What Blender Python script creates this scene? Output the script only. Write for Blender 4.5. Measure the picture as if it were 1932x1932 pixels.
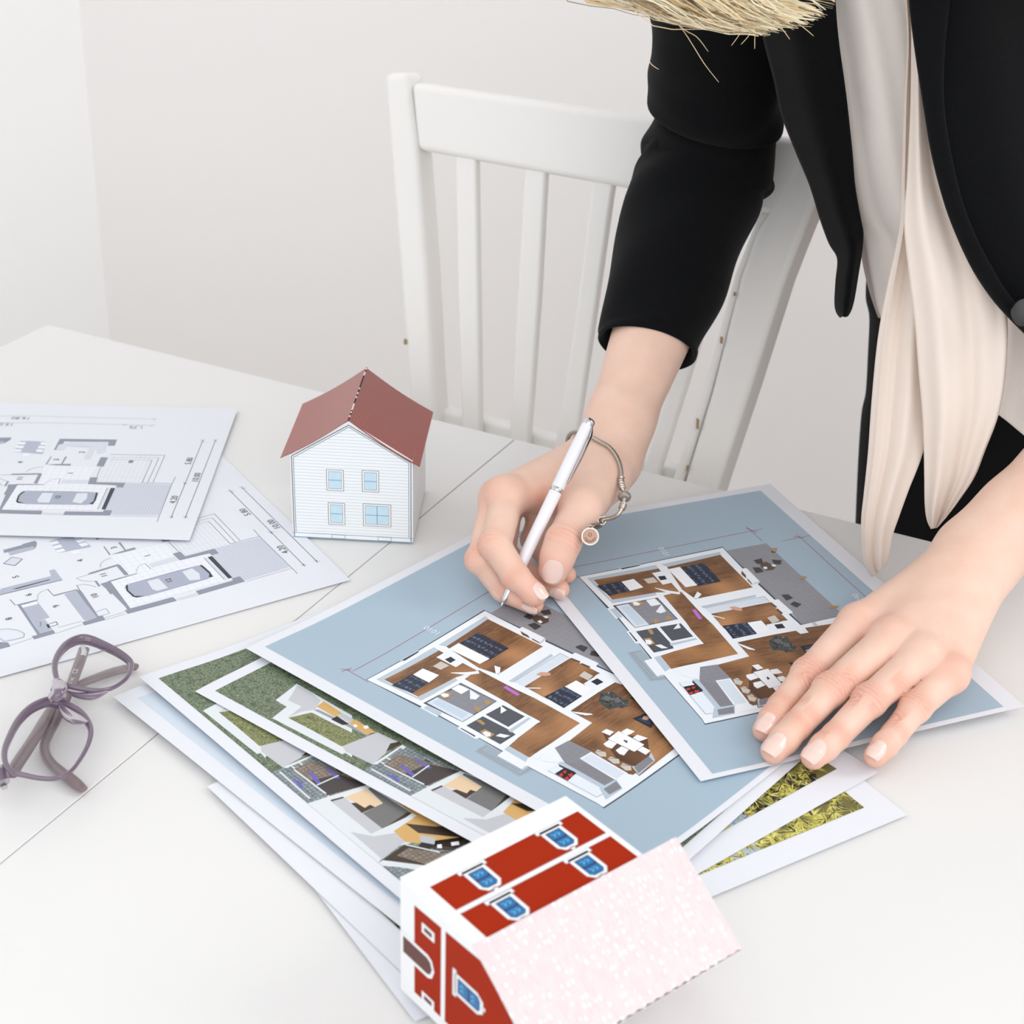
import bpy, bmesh, math, random
import numpy as np
from mathutils import Vector, Matrix
random.seed(7); rng = np.random.default_rng(7)
S = bpy.context.scene
for o in list(bpy.data.objects): bpy.data.objects.remove(o)
COL = S.collection
# ---------------------------------------------------------------- camera (table top is z = 0, floor z = -0.74)
F_PX, PITCH, ROLL, CAM_H = 3239.832, 0.49036044, 0.029048935, 0.565607
_cp, _sp = math.cos(PITCH), math.sin(PITCH)
FW = np.array([0, _cp, -_sp]); _r0 = np.array([1.0, 0, 0]); _u0 = np.cross(_r0, FW)
RT = _r0*math.cos(ROLL) + _u0*math.sin(ROLL); UP = -_r0*math.sin(ROLL) + _u0*math.cos(ROLL)
CP = np.array([0, 0, CAM_H])
cam = bpy.data.cameras.new('camera'); cam_o = bpy.data.objects.new('camera', cam); COL.objects.link(cam_o)
cam.sensor_fit = 'HORIZONTAL'; cam.sensor_width = 24.0; cam.lens = F_PX/1932*24.0
cam.clip_start = 0.02; cam.clip_end = 30
cam_o.matrix_world = Matrix(((RT[0], UP[0], -FW[0], 0), (RT[1], UP[1], -FW[1], 0), (RT[2], UP[2], -FW[2], CAM_H), (0, 0, 0, 1)))
cam.dof.use_dof = True; cam.dof.focus_distance = 1.04; cam.dof.aperture_fstop = 9.0
S.camera = cam_o
# ---------------------------------------------------------------- world, lamps, exposure
W = bpy.data.worlds.new('daylight'); S.world = W; W.use_nodes = True
W.node_tree.nodes['Background'].inputs[0].default_value = (0.97, 0.985, 1.0, 1)
W.node_tree.nodes['Background'].inputs[1].default_value = 0.9
def area(name, loc, target, sx, sy, power, col=(1, 1, 1)):
    l = bpy.data.lights.new(name, 'AREA'); l.shape = 'RECTANGLE'; l.size = sx; l.size_y = sy; l.energy = power; l.color = col
    o = bpy.data.objects.new(name, l); COL.objects.link(o); o.location = loc
    o.rotation_euler = (Vector(target)-Vector(loc)).to_track_quat('-Z', 'Y').to_euler()
    return o
area('window_light', (2.3, 1.1, 1.5), (0.1, 1.0, 0.0), 1.6, 1.5, 38, (1.0, 0.99, 0.97))
area('room_fill_light', (0.35, -1.3, 1.3), (0.2, 1.4, 0.1), 2.6, 1.8, 25, (0.98, 0.99, 1.0))  # added fill from behind the camera, brightens upright surfaces
S.view_settings.view_transform = 'Standard'; S.view_settings.look = 'None'
S.view_settings.gamma = 1.0; S.view_settings.use_curve_mapping = False; S.view_settings.exposure = 0.07
# ---------------------------------------------------------------- helpers
def at(x, y, z=0.0):          # point of height z seen at a spot of the 1932 x 1932 frame
    d = FW + RT*(x-966)/F_PX - UP*(y-966)/F_PX
    return CP + d*((z-CAM_H)/d[2])
def aty(x, y, Y):             # the same for a given depth Y
    d = FW + RT*(x-966)/F_PX - UP*(y-966)/F_PX
    return CP + d*(Y/d[1])
def on_plane(x, y, p, n):
    d = FW + RT*(x-966)/F_PX - UP*(y-966)/F_PX
    return CP + d*(np.dot(np.array(p)-CP, n)/np.dot(d, n))
def lin(c): 
    return tuple(((v/255)/12.92 if v/255 <= 0.04045 else ((v/255+0.055)/1.055)**2.4) for v in c)
MATS = {}
def mat(name, rgb, rough=0.6, metal=0.0, spec=0.5, noise=0.0, nscale=60.0, bump=0.0, bscale=300.0, sss=0.0, trans=0.0, sheen=0.0, alpha=1.0, ior=1.45, coat=0.0, uvn=False):
    if name in MATS: return MATS[name]
    m = bpy.data.materials.new(name); m.use_nodes = True; nt = m.node_tree; b = nt.nodes['Principled BSDF']
    c = lin(rgb); b.inputs['Base Color'].default_value = (*c, 1); b.inputs['Roughness'].default_value = rough
    b.inputs['Metallic'].default_value = metal; b.inputs['Specular IOR Level'].default_value = spec; b.inputs['IOR'].default_value = ior
    b.inputs['Transmission Weight'].default_value = trans; b.inputs['Sheen Weight'].default_value = sheen; b.inputs['Alpha'].default_value = alpha
    b.inputs['Coat Weight'].default_value = coat
    if sss: b.inputs['Subsurface Weight'].default_value = sss; b.inputs['Subsurface Radius'].default_value = (1.0, 0.4, 0.25); b.inputs['Subsurface Scale'].default_value = 0.004
    tc = nt.nodes.new('ShaderNodeTexCoord'); src = tc.outputs['UV' if uvn else 'Object']
    n = nt.nodes.new('ShaderNodeTexNoise'); n.inputs['Scale'].default_value = nscale; n.inputs['Detail'].default_value = 4
    nt.links.new(src, n.inputs['Vector'])
    mx = nt.nodes.new('ShaderNodeMix'); mx.data_type = 'RGBA'; mx.inputs['Factor'].default_value = 0.5
    k = noise
    mx.inputs['A'].default_value = (*[max(0, v*(1-k)) for v in c], 1); mx.inputs['B'].default_value = (*[min(1, v*(1+k)) for v in c], 1)
    nt.links.new(n.outputs['Fac'], mx.inputs['Factor']); nt.links.new(mx.outputs['Result'], b.inputs['Base Color'])
    if bump:
        n2 = nt.nodes.new('ShaderNodeTexNoise'); n2.inputs['Scale'].default_value = bscale; n2.inputs['Detail'].default_value = 3
        nt.links.new(src, n2.inputs['Vector'])
        bp = nt.nodes.new('ShaderNodeBump'); bp.inputs['Strength'].default_value = bump; bp.inputs['Distance'].default_value = 0.001
        nt.links.new(n2.outputs['Fac'], bp.inputs['Height']); nt.links.new(bp.outputs['Normal'], b.inputs['Normal'])
    MATS[name] = m; return m
def obj(name, V, Fc, m=None, parent=None, smooth=False, mats=None, mi=None):
    me = bpy.data.meshes.new(name); me.from_pydata([tuple(map(float, v)) for v in V], [], [tuple(map(int, f)) for f in Fc])
    if mats:
        for q in mats: me.materials.append(q)
        me.polygons.foreach_set('material_index', mi)
    elif m: me.materials.append(m)
    if smooth: me.polygons.foreach_set('use_smooth', [True]*len(me.polygons))
    me.validate(); me.update()
    if smooth: me.set_sharp_from_angle(angle=math.radians(52))
    o = bpy.data.objects.new(name, me); COL.objects.link(o)
    if parent is not None: o.parent = parent
    return o
def place(o, origin):          # move a mesh object's origin to a point without moving the mesh
    T = Matrix.Translation(Vector(origin)); o.data.transform(T.inverted()); o.location = Vector(origin)
def tag(o, label=None, cat=None, group=None, kind=None):
    if label: o['label'] = label
    if cat: o['category'] = cat
    if group: o['group'] = group
    if kind: o['kind'] = kind
    return o
def empty(name, loc, rot=(0, 0, 0)):
    o = bpy.data.objects.new(name, None); COL.objects.link(o); o.location = loc; o.rotation_euler = rot; o.empty_display_size = 0.02
    return o
def bevel(o, w, seg=2, ang=40):
    b = o.modifiers.new('bevel', 'BEVEL'); b.width = w; b.segments = seg; b.limit_method = 'ANGLE'; b.angle_limit = math.radians(ang)
    o.data.polygons.foreach_set('use_smooth', [True]*len(o.data.polygons))
    w2 = o.modifiers.new('wn', 'WEIGHTED_NORMAL'); w2.keep_sharp = True
    return o
def boxv(x0, x1, y0, y1, z0, z1):
    V = [(x, y, z) for z in (z0, z1) for y in (y0, y1) for x in (x0, x1)]
    return V, [(0, 2, 3, 1), (4, 5, 7, 6), (0, 1, 5, 4), (2, 6, 7, 3), (0, 4, 6, 2), (1, 3, 7, 5)]
def hexa(b, t):                # box from four base and four top corners
    V = list(b)+list(t)
    return V, [(3, 2, 1, 0), (4, 5, 6, 7), (0, 1, 5, 4), (1, 2, 6, 5), (2, 3, 7, 6), (3, 0, 4, 7)]
def cat(P, n):                 # Catmull-Rom resample of a list of points (any dimension)
    P = np.array(P, float); m = len(P); t = np.linspace(0, m-1, n); out = []
    for s in t:
        i = min(int(s), m-2); u = s-i
        p0, p1, p2, p3 = P[max(i-1, 0)], P[i], P[i+1], P[min(i+2, m-1)]
        out.append(0.5*((2*p1)+(-p0+p2)*u+(2*p0-5*p1+4*p2-p3)*u*u+(-p0+3*p1-3*p2+p3)*u**3))
    return np.array(out)
def grid_faces(n, k, closed=True, off=0):
    F = []
    for i in range(n-1):
        for j in range(k if closed else k-1):
            a = off+i*k+j; b = off+i*k+(j+1) % k
            F.append((a, b, b+k, a+k))
    return F
def loft(name, rings, m, parent=None, closed=True, caps=True, smooth=True):
    n, k = len(rings), len(rings[0]); V = [p for r in rings for p in r]; F = grid_faces(n, k, closed)
    if caps and closed:
        F.append(tuple(range(k-1, -1, -1))); F.append(tuple((n-1)*k+j for j in range(k)))
    return obj(name, V, F, m, parent, smooth)
def frames(P):
    P = np.array(P, float); T = np.gradient(P, axis=0); T /= np.linalg.norm(T, axis=1)[:, None]+1e-12
    ref = np.array([0, 0, 1.0]) if abs(T[0][2]) < 0.9 else np.array([1.0, 0, 0])
    N = np.cross(T[0], np.cross(ref, T[0])); N /= np.linalg.norm(N); out = []
    for t in T:
        N = N - t*np.dot(N, t); N /= np.linalg.norm(N); out.append((N.copy(), np.cross(t, N)))
    return out
def tube(P, r, k=12, rb=None, n=None):       # rings round a path; r radius or list
    P = np.array(P, float)
    if n: 
        r = cat(np.array(r, float)[:, None], n)[:, 0] if np.ndim(r) else r
        rb = cat(np.array(rb, float)[:, None], n)[:, 0] if rb is not None and np.ndim(rb) else rb
        P = cat(P, n)
    fr = frames(P); rr = np.full(len(P), r) if not np.ndim(r) else np.array(r); rb = rr if rb is None else (np.full(len(P), rb) if not np.ndim(rb) else np.array(rb))
    return [[p+a*rr[i]*math.cos(2*math.pi*j/k)+b*rb[i]*math.sin(2*math.pi*j/k) for j in range(k)] for i, (p, (a, b)) in enumerate(zip(P, fr))]
def merge(parts):
    V, F = [], []
    for v, f in parts:
        o = len(V); V += list(v); F += [tuple(a+o for a in q) for q in f]
    return V, F
def tube_vf(P, r, k=8, n=None, rb=None):
    R = tube(P, r, k, rb, n); V = [p for q in R for p in q]; F = grid_faces(len(R), k)
    F.append(tuple(range(k-1, -1, -1))); F.append(tuple((len(R)-1)*k+j for j in range(k)))
    return V, F
PLAN="""
P blue 7,9 293.3,9 293.3,198 7,198
P terrace 76.5,133.9 76.3,163.8 175.1,163.9 174.4,153.7 175.3,132.6 160.6,134.9 143.3,132.5 121.8,133.8 101.1,133.7
P porch 168.3,17 167.8,26.7 197.2,27.8 202.6,26.6 201,16.3
L porchline 0.3 169.4,18.7 169.5,26.2
L porchline 0.3 169.4,18.7 200.2,18.3 200.1,26.9
L porchline 0.3 169.4,20.2 197.8,20.6
P outline 75,26.2 71,134 71.3,133.5 142.8,133.5 175.1,133.3 174.3,164.1 180.1,164.6 186,167 251,167 251,26.4 246.6,27.1 197.9,26.8 179.8,27.5 161.1,28.3 132.2,28.4 116.5,27.2
P wall 75.5,26.5 72.1,133 72.1,133 101.3,132.2 101.5,134.9 120.2,134.7 122.4,131.8 143.2,132.2 143.5,134.8 160.8,135.5 161.9,131.8 175.8,132.3 175.3,141 174.9,163.4 180.5,164.1 185,166 250,166 250,27 245.6,27.6 197.5,27.3 197.6,29.1 197.5,22.7 179.7,22.8 179,28.5 161.3,28.8 160.4,26.4 146.3,27 145.9,29.1 130.2,29.4 130.6,27.2 117.2,27.2 117.4,28.8
P wshade 78.9,30.7 77.8,80.4 82.7,80.4 82.4,33.4 110.1,34.1 109.7,32.7
P wood 82.3,33.8 82.6,80.1 106.2,79.7 113.8,79.6 109.6,64.9 108.6,34.8
P wshade 78.2,84.3 76.5,128.6 80.5,127.2 82.8,86.2
P wood 82.8,86.2 80.1,127 125,126.6 125.4,85.2 112.2,82.4
P wshade 108.6,33.2 109.6,64.9 112.7,64 112.8,32.9
P wood 114.6,67.8 113.8,76.2 114.2,80.8 126.5,80.6 143.5,80.5 156.8,81.2 191.7,79.9 192.1,51.6 193,34.2 177.8,34.5 175.4,65.6 157.1,65.7 148.7,66.7
P outline 115.3,32 115.7,63.2 143.5,63.7 144.1,33.8
P tile 116,33.4 117,62.3 143.3,63.1 143,44
P tub 116.7,33.7 116.5,42.3 143.5,43.8 143.6,34.1
P tubin 118.7,36 118.3,41.8 140.7,42.5 141.5,36.4
P outline 148,32.6 148,46.5 167.6,46.8 173,46 173.5,32.4
P darktile 148.4,32.8 148.4,46 166.5,46.7 172.1,45.2 173,32.7
P outline 147.9,48.9 148.6,63.1 164.9,63.3 165.1,48.7
P darktile 148.3,49.1 149,62.6 164.6,63 164.5,49.1
P wshade 167.3,46 166.9,63.9 168.7,64.3 170,45.6
P wood 177.9,34.6 176,45.2 174.4,62.6 174.6,66.4 163.2,79.5 191.7,79.9 192.5,52.7 192.5,34.4
P glass 178.4,30.1 177.7,34.2 192.4,34.1 194.5,29.4
P wall 179.7,22.8 179.6,27 196.2,26.7 197.6,22.9
P wshade 197.5,22.7 196.8,26.7 198.2,27.6 198.6,22.7
P wshade 134.5,84.2 133.7,123.8 136.4,122.7 137,84.5
P tub 137.2,85.5 137.4,128 144.2,127.9 144.6,85.9
L outline 0.25 137.2,85.5 137.4,128 144.2,127.9
L wline 0.3 133.9,84.8 133.4,129.1
P wood 144.9,86.1 145,127.8 168.2,127.6 164.9,108.3 157,85.7
P wood 156.9,85.5 158.5,105.2 167.4,127 170.3,105.3 163.3,85.4
P beddark 160,86.1 161.8,102.7 175.5,101.8 175.6,85
P plaid 161.1,86.5 161.7,102.6 174.6,101.6 174.7,85.8
P bedwhite 162,102.4 162.7,111.9 174.8,111.4 175.5,101.8
L wline 0.3 163.2,103.3 163.7,110.6 173.8,110.3
P desk 168.1,112.2 168.2,127.6 175.4,127.8 175.9,111.8
P lap 169.8,116.9 170.4,122.2 175.5,121.7 174.8,116.4
P chairb 160.9,116.9 160,122.8 167,122.5 167.9,116.7
P wood 180.1,85.8 179.9,111.2 180.6,126.1 184.9,126.9 185.2,132.5 179.6,133.1 181.4,156.7 185.1,157.1 186,158 243,158 246.3,62.8 239.2,59.9 198.3,61 196.5,84.8 181.3,85.3
P tile 196.8,51.5 197.8,62.3 215.5,63.1 239.7,51.7 239.3,41 210.5,43.9
P wall 212.9,53.3 213.5,62.6 240.4,60.8 240.9,51.1
P tub 214,53.8 214.4,61.5 239.2,59.9 239.1,52.4
P tshade 216.1,52.1 240.3,50.9 240.1,43.1 210.6,44.3
P kwhite 207.1,31.9 208,39.4 238.6,41.3 243,36.9 242.3,30.1
P wshade 207.5,40.6 207.9,44.2 240.1,43.1 240.6,39.8
L outline 0.25 208,31.9 242,31.8 242.5,37.8
P stove 212.6,32.3 212.7,41.1 220.3,41.3 221.8,32.1
P ring 214.4,33.8 214.8,35.9 216.9,34.3 216.5,32.2
P ring 214.1,37.3 214.6,39.3 216.4,38 216.1,36.1
P ring 218.7,33.4 219.1,35.6 221.2,34 220.9,32.1
P ring 217.8,37 218.8,39.6 220.9,38 220.4,35.7
P lap 208.4,40.7 219,41.6 221.3,40.1 209.8,39.5
P glass 237.8,39.1 239,52.1 246.9,47.8 246.8,33.4
P tshade 239.9,40.1 240.2,50.7 246.1,47.8 245.2,38.4
P glass 238.3,67.2 238.4,84.7 244,80.5 245.7,63.6
P tshade 239.4,67.7 239,81.2 243.6,79.6 244.5,64.9
P wall 243.3,51.9 243.3,64 247.2,62.8 246.3,50.8
P shadowbrown 206.9,81.3 212.8,85.7 227.8,95 239,82.3 239.2,68.5 228.4,67 219.6,71.8
P bedwhite 212.5,78.8 212.3,88.8 230.7,88.3 230.8,79.1
P bedwhite 205.8,81.4 206,85.6 210.8,86.4 211.4,82
P bedwhite 213.8,89.2 214.1,93.9 219.2,94.8 219,91.1 218.2,88.4
P bedwhite 222,89.1 222.1,93.2 228.5,94.6 227.7,91.6 226.7,88.7
P bedwhite 213.7,73.1 213.6,78.5 218.9,78.8 219.9,72.8 216.5,72.2
P bedwhite 222.4,73.1 222.4,78.4 227.3,78.6 228.7,72.4 225.9,71.8
P bedwhite 230.9,81.5 231,86.2 236.7,86 237.1,81.2
P chairA 219.9,83.3 219.8,84.3 222,84.6 222.9,82.6
P chairb 215.1,63.8 214.8,66.8 219.7,67.8 222.4,64.9 219.9,62.5
P chairb 224,63.7 224,66.5 228.9,67.8 231.7,64.8 229.3,62.4
P chairb 232.8,63.3 232.8,66.4 237.7,67.1 240.2,64.2 237.9,62
L lap 0.35 215,64.2 218.1,67.6
L lap 0.35 224,64 227.5,67.5
L lap 0.35 232.6,63.7 236.1,66.8
P plant 185.9,103.9 181.6,110.9 184.9,117 189.6,117.3 194.1,115.7 197.4,117.1 201.1,111.7 199.8,107.9 196.7,105.7 196.5,101.9 192,101.8
P plantlight 185,107.7 185.4,112.1 189.8,111.6 189.6,107.7
P plantlight 190.8,111 191,114.8 195.1,113.8 195.1,110.5
P lap 197.1,119.2 197.6,128.8 206.2,129.1 207,118.7
P navy 199,121.4 198.8,127.4 206.2,127.7 205.7,121.4
P lap 210.5,103.7 212.6,112.8 218.7,114.5 224,103.6
P navy 213.2,105.3 214,112 219,112.3 221.9,105.5
P skin 214.9,107 213.8,110.2 217.5,112.9 217.5,108.1
P skin 202,120.3 201.7,124.4 205.7,121.4 205,119.5
P bedwhite 210.7,118.2 210.3,122.6 214.4,119.6 214.1,117.8
P beddark 89.7,32.5 89.4,49.7 102.2,50.3 103.7,35.1
P plaid 90,33.4 89.6,49.6 102.1,49.9 102.9,35.1
P bedwhite 90.1,49.9 89.4,58.8 101.3,60.2 102.5,50.2
L wline 0.3 91.1,50.9 90.7,57.8 100.8,58.7
P beddark 85.9,95 86.3,111.5 111.4,110.8 111.5,92.9
P plaid 86,95.3 86.4,111.1 110.4,110.3 111,93.9
P bedwhite 85.8,85.4 85.5,94.1 110.7,94.1 110.3,85.8
L wline 0.3 97,86 96.5,93.8
P desk 86.7,73.3 86.6,80.2 102.2,80.7 102.5,73.4
P lap 91.9,75.1 92.5,79.7 97.1,79.1 97,74.4
P chairb 92.1,64.6 91.8,71.9 98.5,72 98,65.1
P skin 141.8,100.4 141.9,104.1 146.1,107.5 148.6,105.9 146.9,102.8 144.6,101.3
P purple 136.7,76.7 136.8,79.3 148.6,78.2 148.3,75.7
P ywood 115.5,44.1 116.3,51 120.5,51.3 121.2,44
P bedwhite 116,45.5 116.1,48.1 119,49.4 120.7,47.5 119.4,44.9
P bedwhite 116.2,54.7 116.2,61 124.1,61.5 124.1,54.5
P ywood 138.2,48.7 138.6,51.4 142.8,51.6 143.7,47.6
P ywood 137.8,57.7 138.8,60.5 142.3,60.4 142.7,56.5
P ywood 148.1,40.3 149.6,42.8 154.4,41.7 154.2,39.6
P ywood 157.2,33.4 157.6,37.6 164.9,37.6 165.4,32.6
P bedwhite 158.9,33.5 159.3,36.2 162.4,36.9 164.5,34.6 163.4,32.3
P wall 131.2,54.3 124.2,61.7 132.9,60.8 133.8,56.4
P wall 166.3,36.6 166.5,40.3 171.8,42.8 171,38.8
P wall 153.5,55.4 148.1,61.7 153.6,60.6
P wall 104,66.9 110.5,73.8 115,79.7 117,78 113,71.9 104.9,66.8
P wall 124.2,84.4 117.6,90.5 121.7,91.5 125.5,86.5
P wall 146,85.5 152.5,91.4 153.6,91.2 147.3,85.2
P wall 180.7,85.2 190.6,91.5 191.8,91.2 189.6,88.1 184.6,85.7
P wall 199.6,36.2 201.7,48.9 207.1,44.6 205.7,40.5
P wall 193.2,36.2 194,42.7 196,41.7 197.4,35.1
P glass 175.6,140.1 175.8,142.4 179.8,142 179.6,139.8
P tile2 103.8,130.2 110.2,129.8 113.4,128.1 107.5,127.8
P tile2 113.7,128.9 120,128.6 122.2,127.7 115.9,127.8
P tile2 145,128.5 152,129.3 152.3,127.8 146.4,127.4
P tile2 153.5,128.5 159.7,129 160.3,127.3 154.2,127
P wshade 121.2,128.3 119.6,134.7 120.7,134.1 121.9,128.6
P wshade 73.2,55.2 73.5,71.1 74.7,71.5 75.3,55.6
P lap 74.4,56.7 74.3,70.4 75.2,70.1 75.9,57.3
P lap 147.3,28.1 148.1,28.7 158.4,28.6 159.1,27.6
P glass 119.1,28.3 119.1,31.9 130,32.1 130.5,28.6
P brown2 99,146.5 98.7,151.3 106.8,153.8 109.5,150.2 108.4,145.2 103.5,144.4
P chairA 94.2,144.2 93.7,150.5 99.1,148.6 99.6,144.4
P chairA 97.4,156.3 100.4,161.9 105.1,158.3 102.5,154.8
P chairA 102.3,139 103.9,143.5 109.7,143.4 109.6,137.5
P bedwhite 104,145.8 104.6,148.3 107.2,147.4 107.1,145.2
P bedwhite 103,152.4 103.9,154.8 106.4,154.4 106,152.2
P chairA 139.6,139.5 140.5,143.8 145.6,144.3 146.8,138.8
P chairA 151.7,138.7 149.4,142.8 154.1,145.6 156.6,140.7
P navy 140.6,140.6 141.2,143 144.6,143.1 144.8,140.3
P ywood 83.5,163.8 84.7,167.4 87.6,165.8 89.7,162.1 87.3,161.2
P ywood 125,161.1 123.1,165 125.4,166.6 127.4,162.5
P ywood 162,161.2 162.4,164 163.5,167.2 165.4,165.7 164.4,160.1
P chairA 86.3,162.1 89.7,162.1 88.6,164.8 89.9,162.7 88.6,160.9
L red 0.28 63.1,26.8 57.9,163.1
L red 0.28 76.9,189.9 161.4,189.2
L red 0.45 53.3,161 61.1,165.1
L red 0.45 74,185.9 78,191.7
L red 0.28 51.4,162.3 73.1,162.6
L red 0.28 77.4,175.6 76.6,197.3
L red 0.28 58.2,162.5 57.7,171.4
L red 0.28 72.8,189.1 76.9,189.9
L red 0.28 59.3,21.8 59.9,29.3
L red 0.28 56.5,23.4 61.8,27.5
L red 0.28 59.5,25.6 78.1,25.3
T txt 6.2 1010 0 64.4,93.5
T txt 6.2 1290 1 160.3,184.2
"""
GREEN="""
P grass 8,8 289,8 289,202 8,202
P cobble 124,8 262,8 262,34 240,62 200,47 124,42
P offwhite 51.9,10.5 49.3,24.4 39.8,24.9 35.7,45.9 81.9,43.6 110.9,13.1 105.2,13.6 105.1,11.5
P roofgrey 57.7,16.9 59,26.6 62.7,33.5 58.5,42.3 45.2,45.8 37.2,44.9 45,29.9 55.1,30.5
P grassy 59.1,17.4 63.9,30.1 94.5,30.3 101,23.5 99.6,16.8
P grassy 58.2,16.9 63.2,29.6 101,31 99.7,17.4
P roofshade 62.4,32.7 63.8,34.9 102.3,36.6 102.5,34.1
P roofgrey 99.7,17.4 103.9,40.8 120.5,41.6 121.3,29 124,15.7 104.6,14.6
P darkbrown 120.8,29.4 116.7,37.4 119,42.1 121.3,41.3
P offwhite 123.5,16.1 125.8,17.2 125.6,40.6 122.3,41.3
P ochre 61.1,36.4 60.2,43.2 76.7,41.4 78.8,35.7
P ochre 85.2,36.6 86.2,42 103.3,40.3 100.9,34.6
P blackp 76.3,32.5 76.3,37.2 86.8,36.1 85,32.7
P silver 75.8,37.7 76.7,41.4 85.6,41.5 86.6,36.9
P bedwhite 89.3,36.4 89.6,38.5 91.9,37.7 91.7,35.7
P bedwhite 94,39.6 94.9,42.2 97.7,40.9 96.7,38.5
P cobble 125.3,17.7 123.7,38.1 140.3,38.4 158.7,38.7 161.7,21.2 158.1,16.5 211.6,14.7 210.1,11.9 123.8,11.3
P darkglass 139.9,29.4 141.5,39.4 158.4,38.5 156.7,26.9
P purplep 134.3,29.8 136.3,32.3 147.8,31.1 146.3,28.1
P purplep 134.4,20.4 146.8,21.7 146.9,20.5 136.3,19.5
L offwhite 1.1 124.7,25.8 159.2,25.7
L offwhite 1.1 125.5,20.4 159.1,20.6
L offwhite 0.9 146,29.5 146.2,36.5
P offwhite 158.6,16 161.5,40.3 216.8,35.5 211.6,14.7
P roofgrey 163.1,26.5 163.8,36.4 199.1,34.7 201.1,27.5
P peach 163,34.9 164.1,38.3 172.3,37 170.8,34
P darkbrown 171.1,34.3 172.1,38.5 199.9,36.1 198.6,34.2 180.7,34.3
P offwhite 199.8,27.3 198.9,36.1 201.4,36.6 202.2,28.5
P roofgrey 186.8,28.1 199.5,27 203.4,29.5 203,37.1 214.6,35.9 211.4,20.7 197.7,19.8
P brownpave 128.1,19.9 126.9,32.9 162.1,43.7 158.1,19.9
P darkglass 142.3,21.2 145.3,37 161.7,43.1 157.8,20.5
P purplep 134.3,24.5 136.5,26.2 147.2,24.3 146.1,21.9
P purplep 135.1,34.8 137.7,35.8 148.9,35.4 147.9,33.2
P purplep 134,14 139.5,15.7 146.1,13.9 144.4,12.8
L offwhite 1.1 128.6,19.5 156.3,20.7
L offwhite 1.1 125.9,12.1 155.1,11.3
L offwhite 0.9 147.3,21.4 146.3,36.3
P offwhite 157.9,8 162.1,43.7 197.3,49.9 220.3,5.9
P offwhite 219.8,5.3 227.1,13.3 240.5,24.7 238.5,30 218.6,11.7
P roofgrey 162.8,18.8 164.5,26.9 199.9,26.7 199.9,19.3
P roofgrey 200.4,19 204.6,30.6 212.9,29.8 218.1,11.1 190.6,11.6
P darkbrown 162.3,19.2 163.6,26.6 164.8,26.2 163.7,19.1
P peach 164.5,26.9 164.7,40.9 180.1,40.3 180,34.2 178,33.8 178.1,30
P darkbrown 170.6,26.6 171.8,29 178.1,30 177.3,33.9 180.4,34.8 181,26
P roofdark 181.3,26.3 180.4,34.8 180.1,40.3 165.2,41.5 165.1,43.4 195.2,47.2 199.9,26.7
P darkbrown 198.1,26.3 193.7,45.5 195.6,47.8 200.4,27.3
P ochre 175.9,46.8 182.2,49.6 213.1,54.1 213.5,50.9 195.2,47.2
P offwhite 198.1,18.9 196.6,47.1 199,48.1 200.9,19.6
P ochre 202.7,30.1 199,48.1 215.4,55.1 229.7,57.8 234.5,49.1 213.3,29.4
P darkbrown 200.8,39 212.1,50.1 215.4,56 228.7,56.6 211.1,39.5
P darkbrown 217.9,35.1 234.5,49.1 234.2,56 227.8,57.4 233.5,45.2 226.6,37.6
P silver 212.9,39 219.4,44.2 223.5,40.1 217.7,35.7
P blackp 218.4,35.7 223.5,40.1 226.1,34.3 221.1,29.9
P bedwhite 224.4,41.2 225.3,43.3 228.2,41.4 226.6,39.4
P bedwhite 227,48.1 228.7,51.9 231.1,50.4 229.5,46.5
P darkbrown 218.6,10.8 214.7,28.4 218.8,31.6 227.9,36.5 236.2,47.6 236.7,27.7
P brownpave 220,18.8 218.3,27.4 229.3,37.3 236.2,45.8 235.8,27.5
L offwhite 1 215.1,28 230.2,38.4
"""
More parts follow.
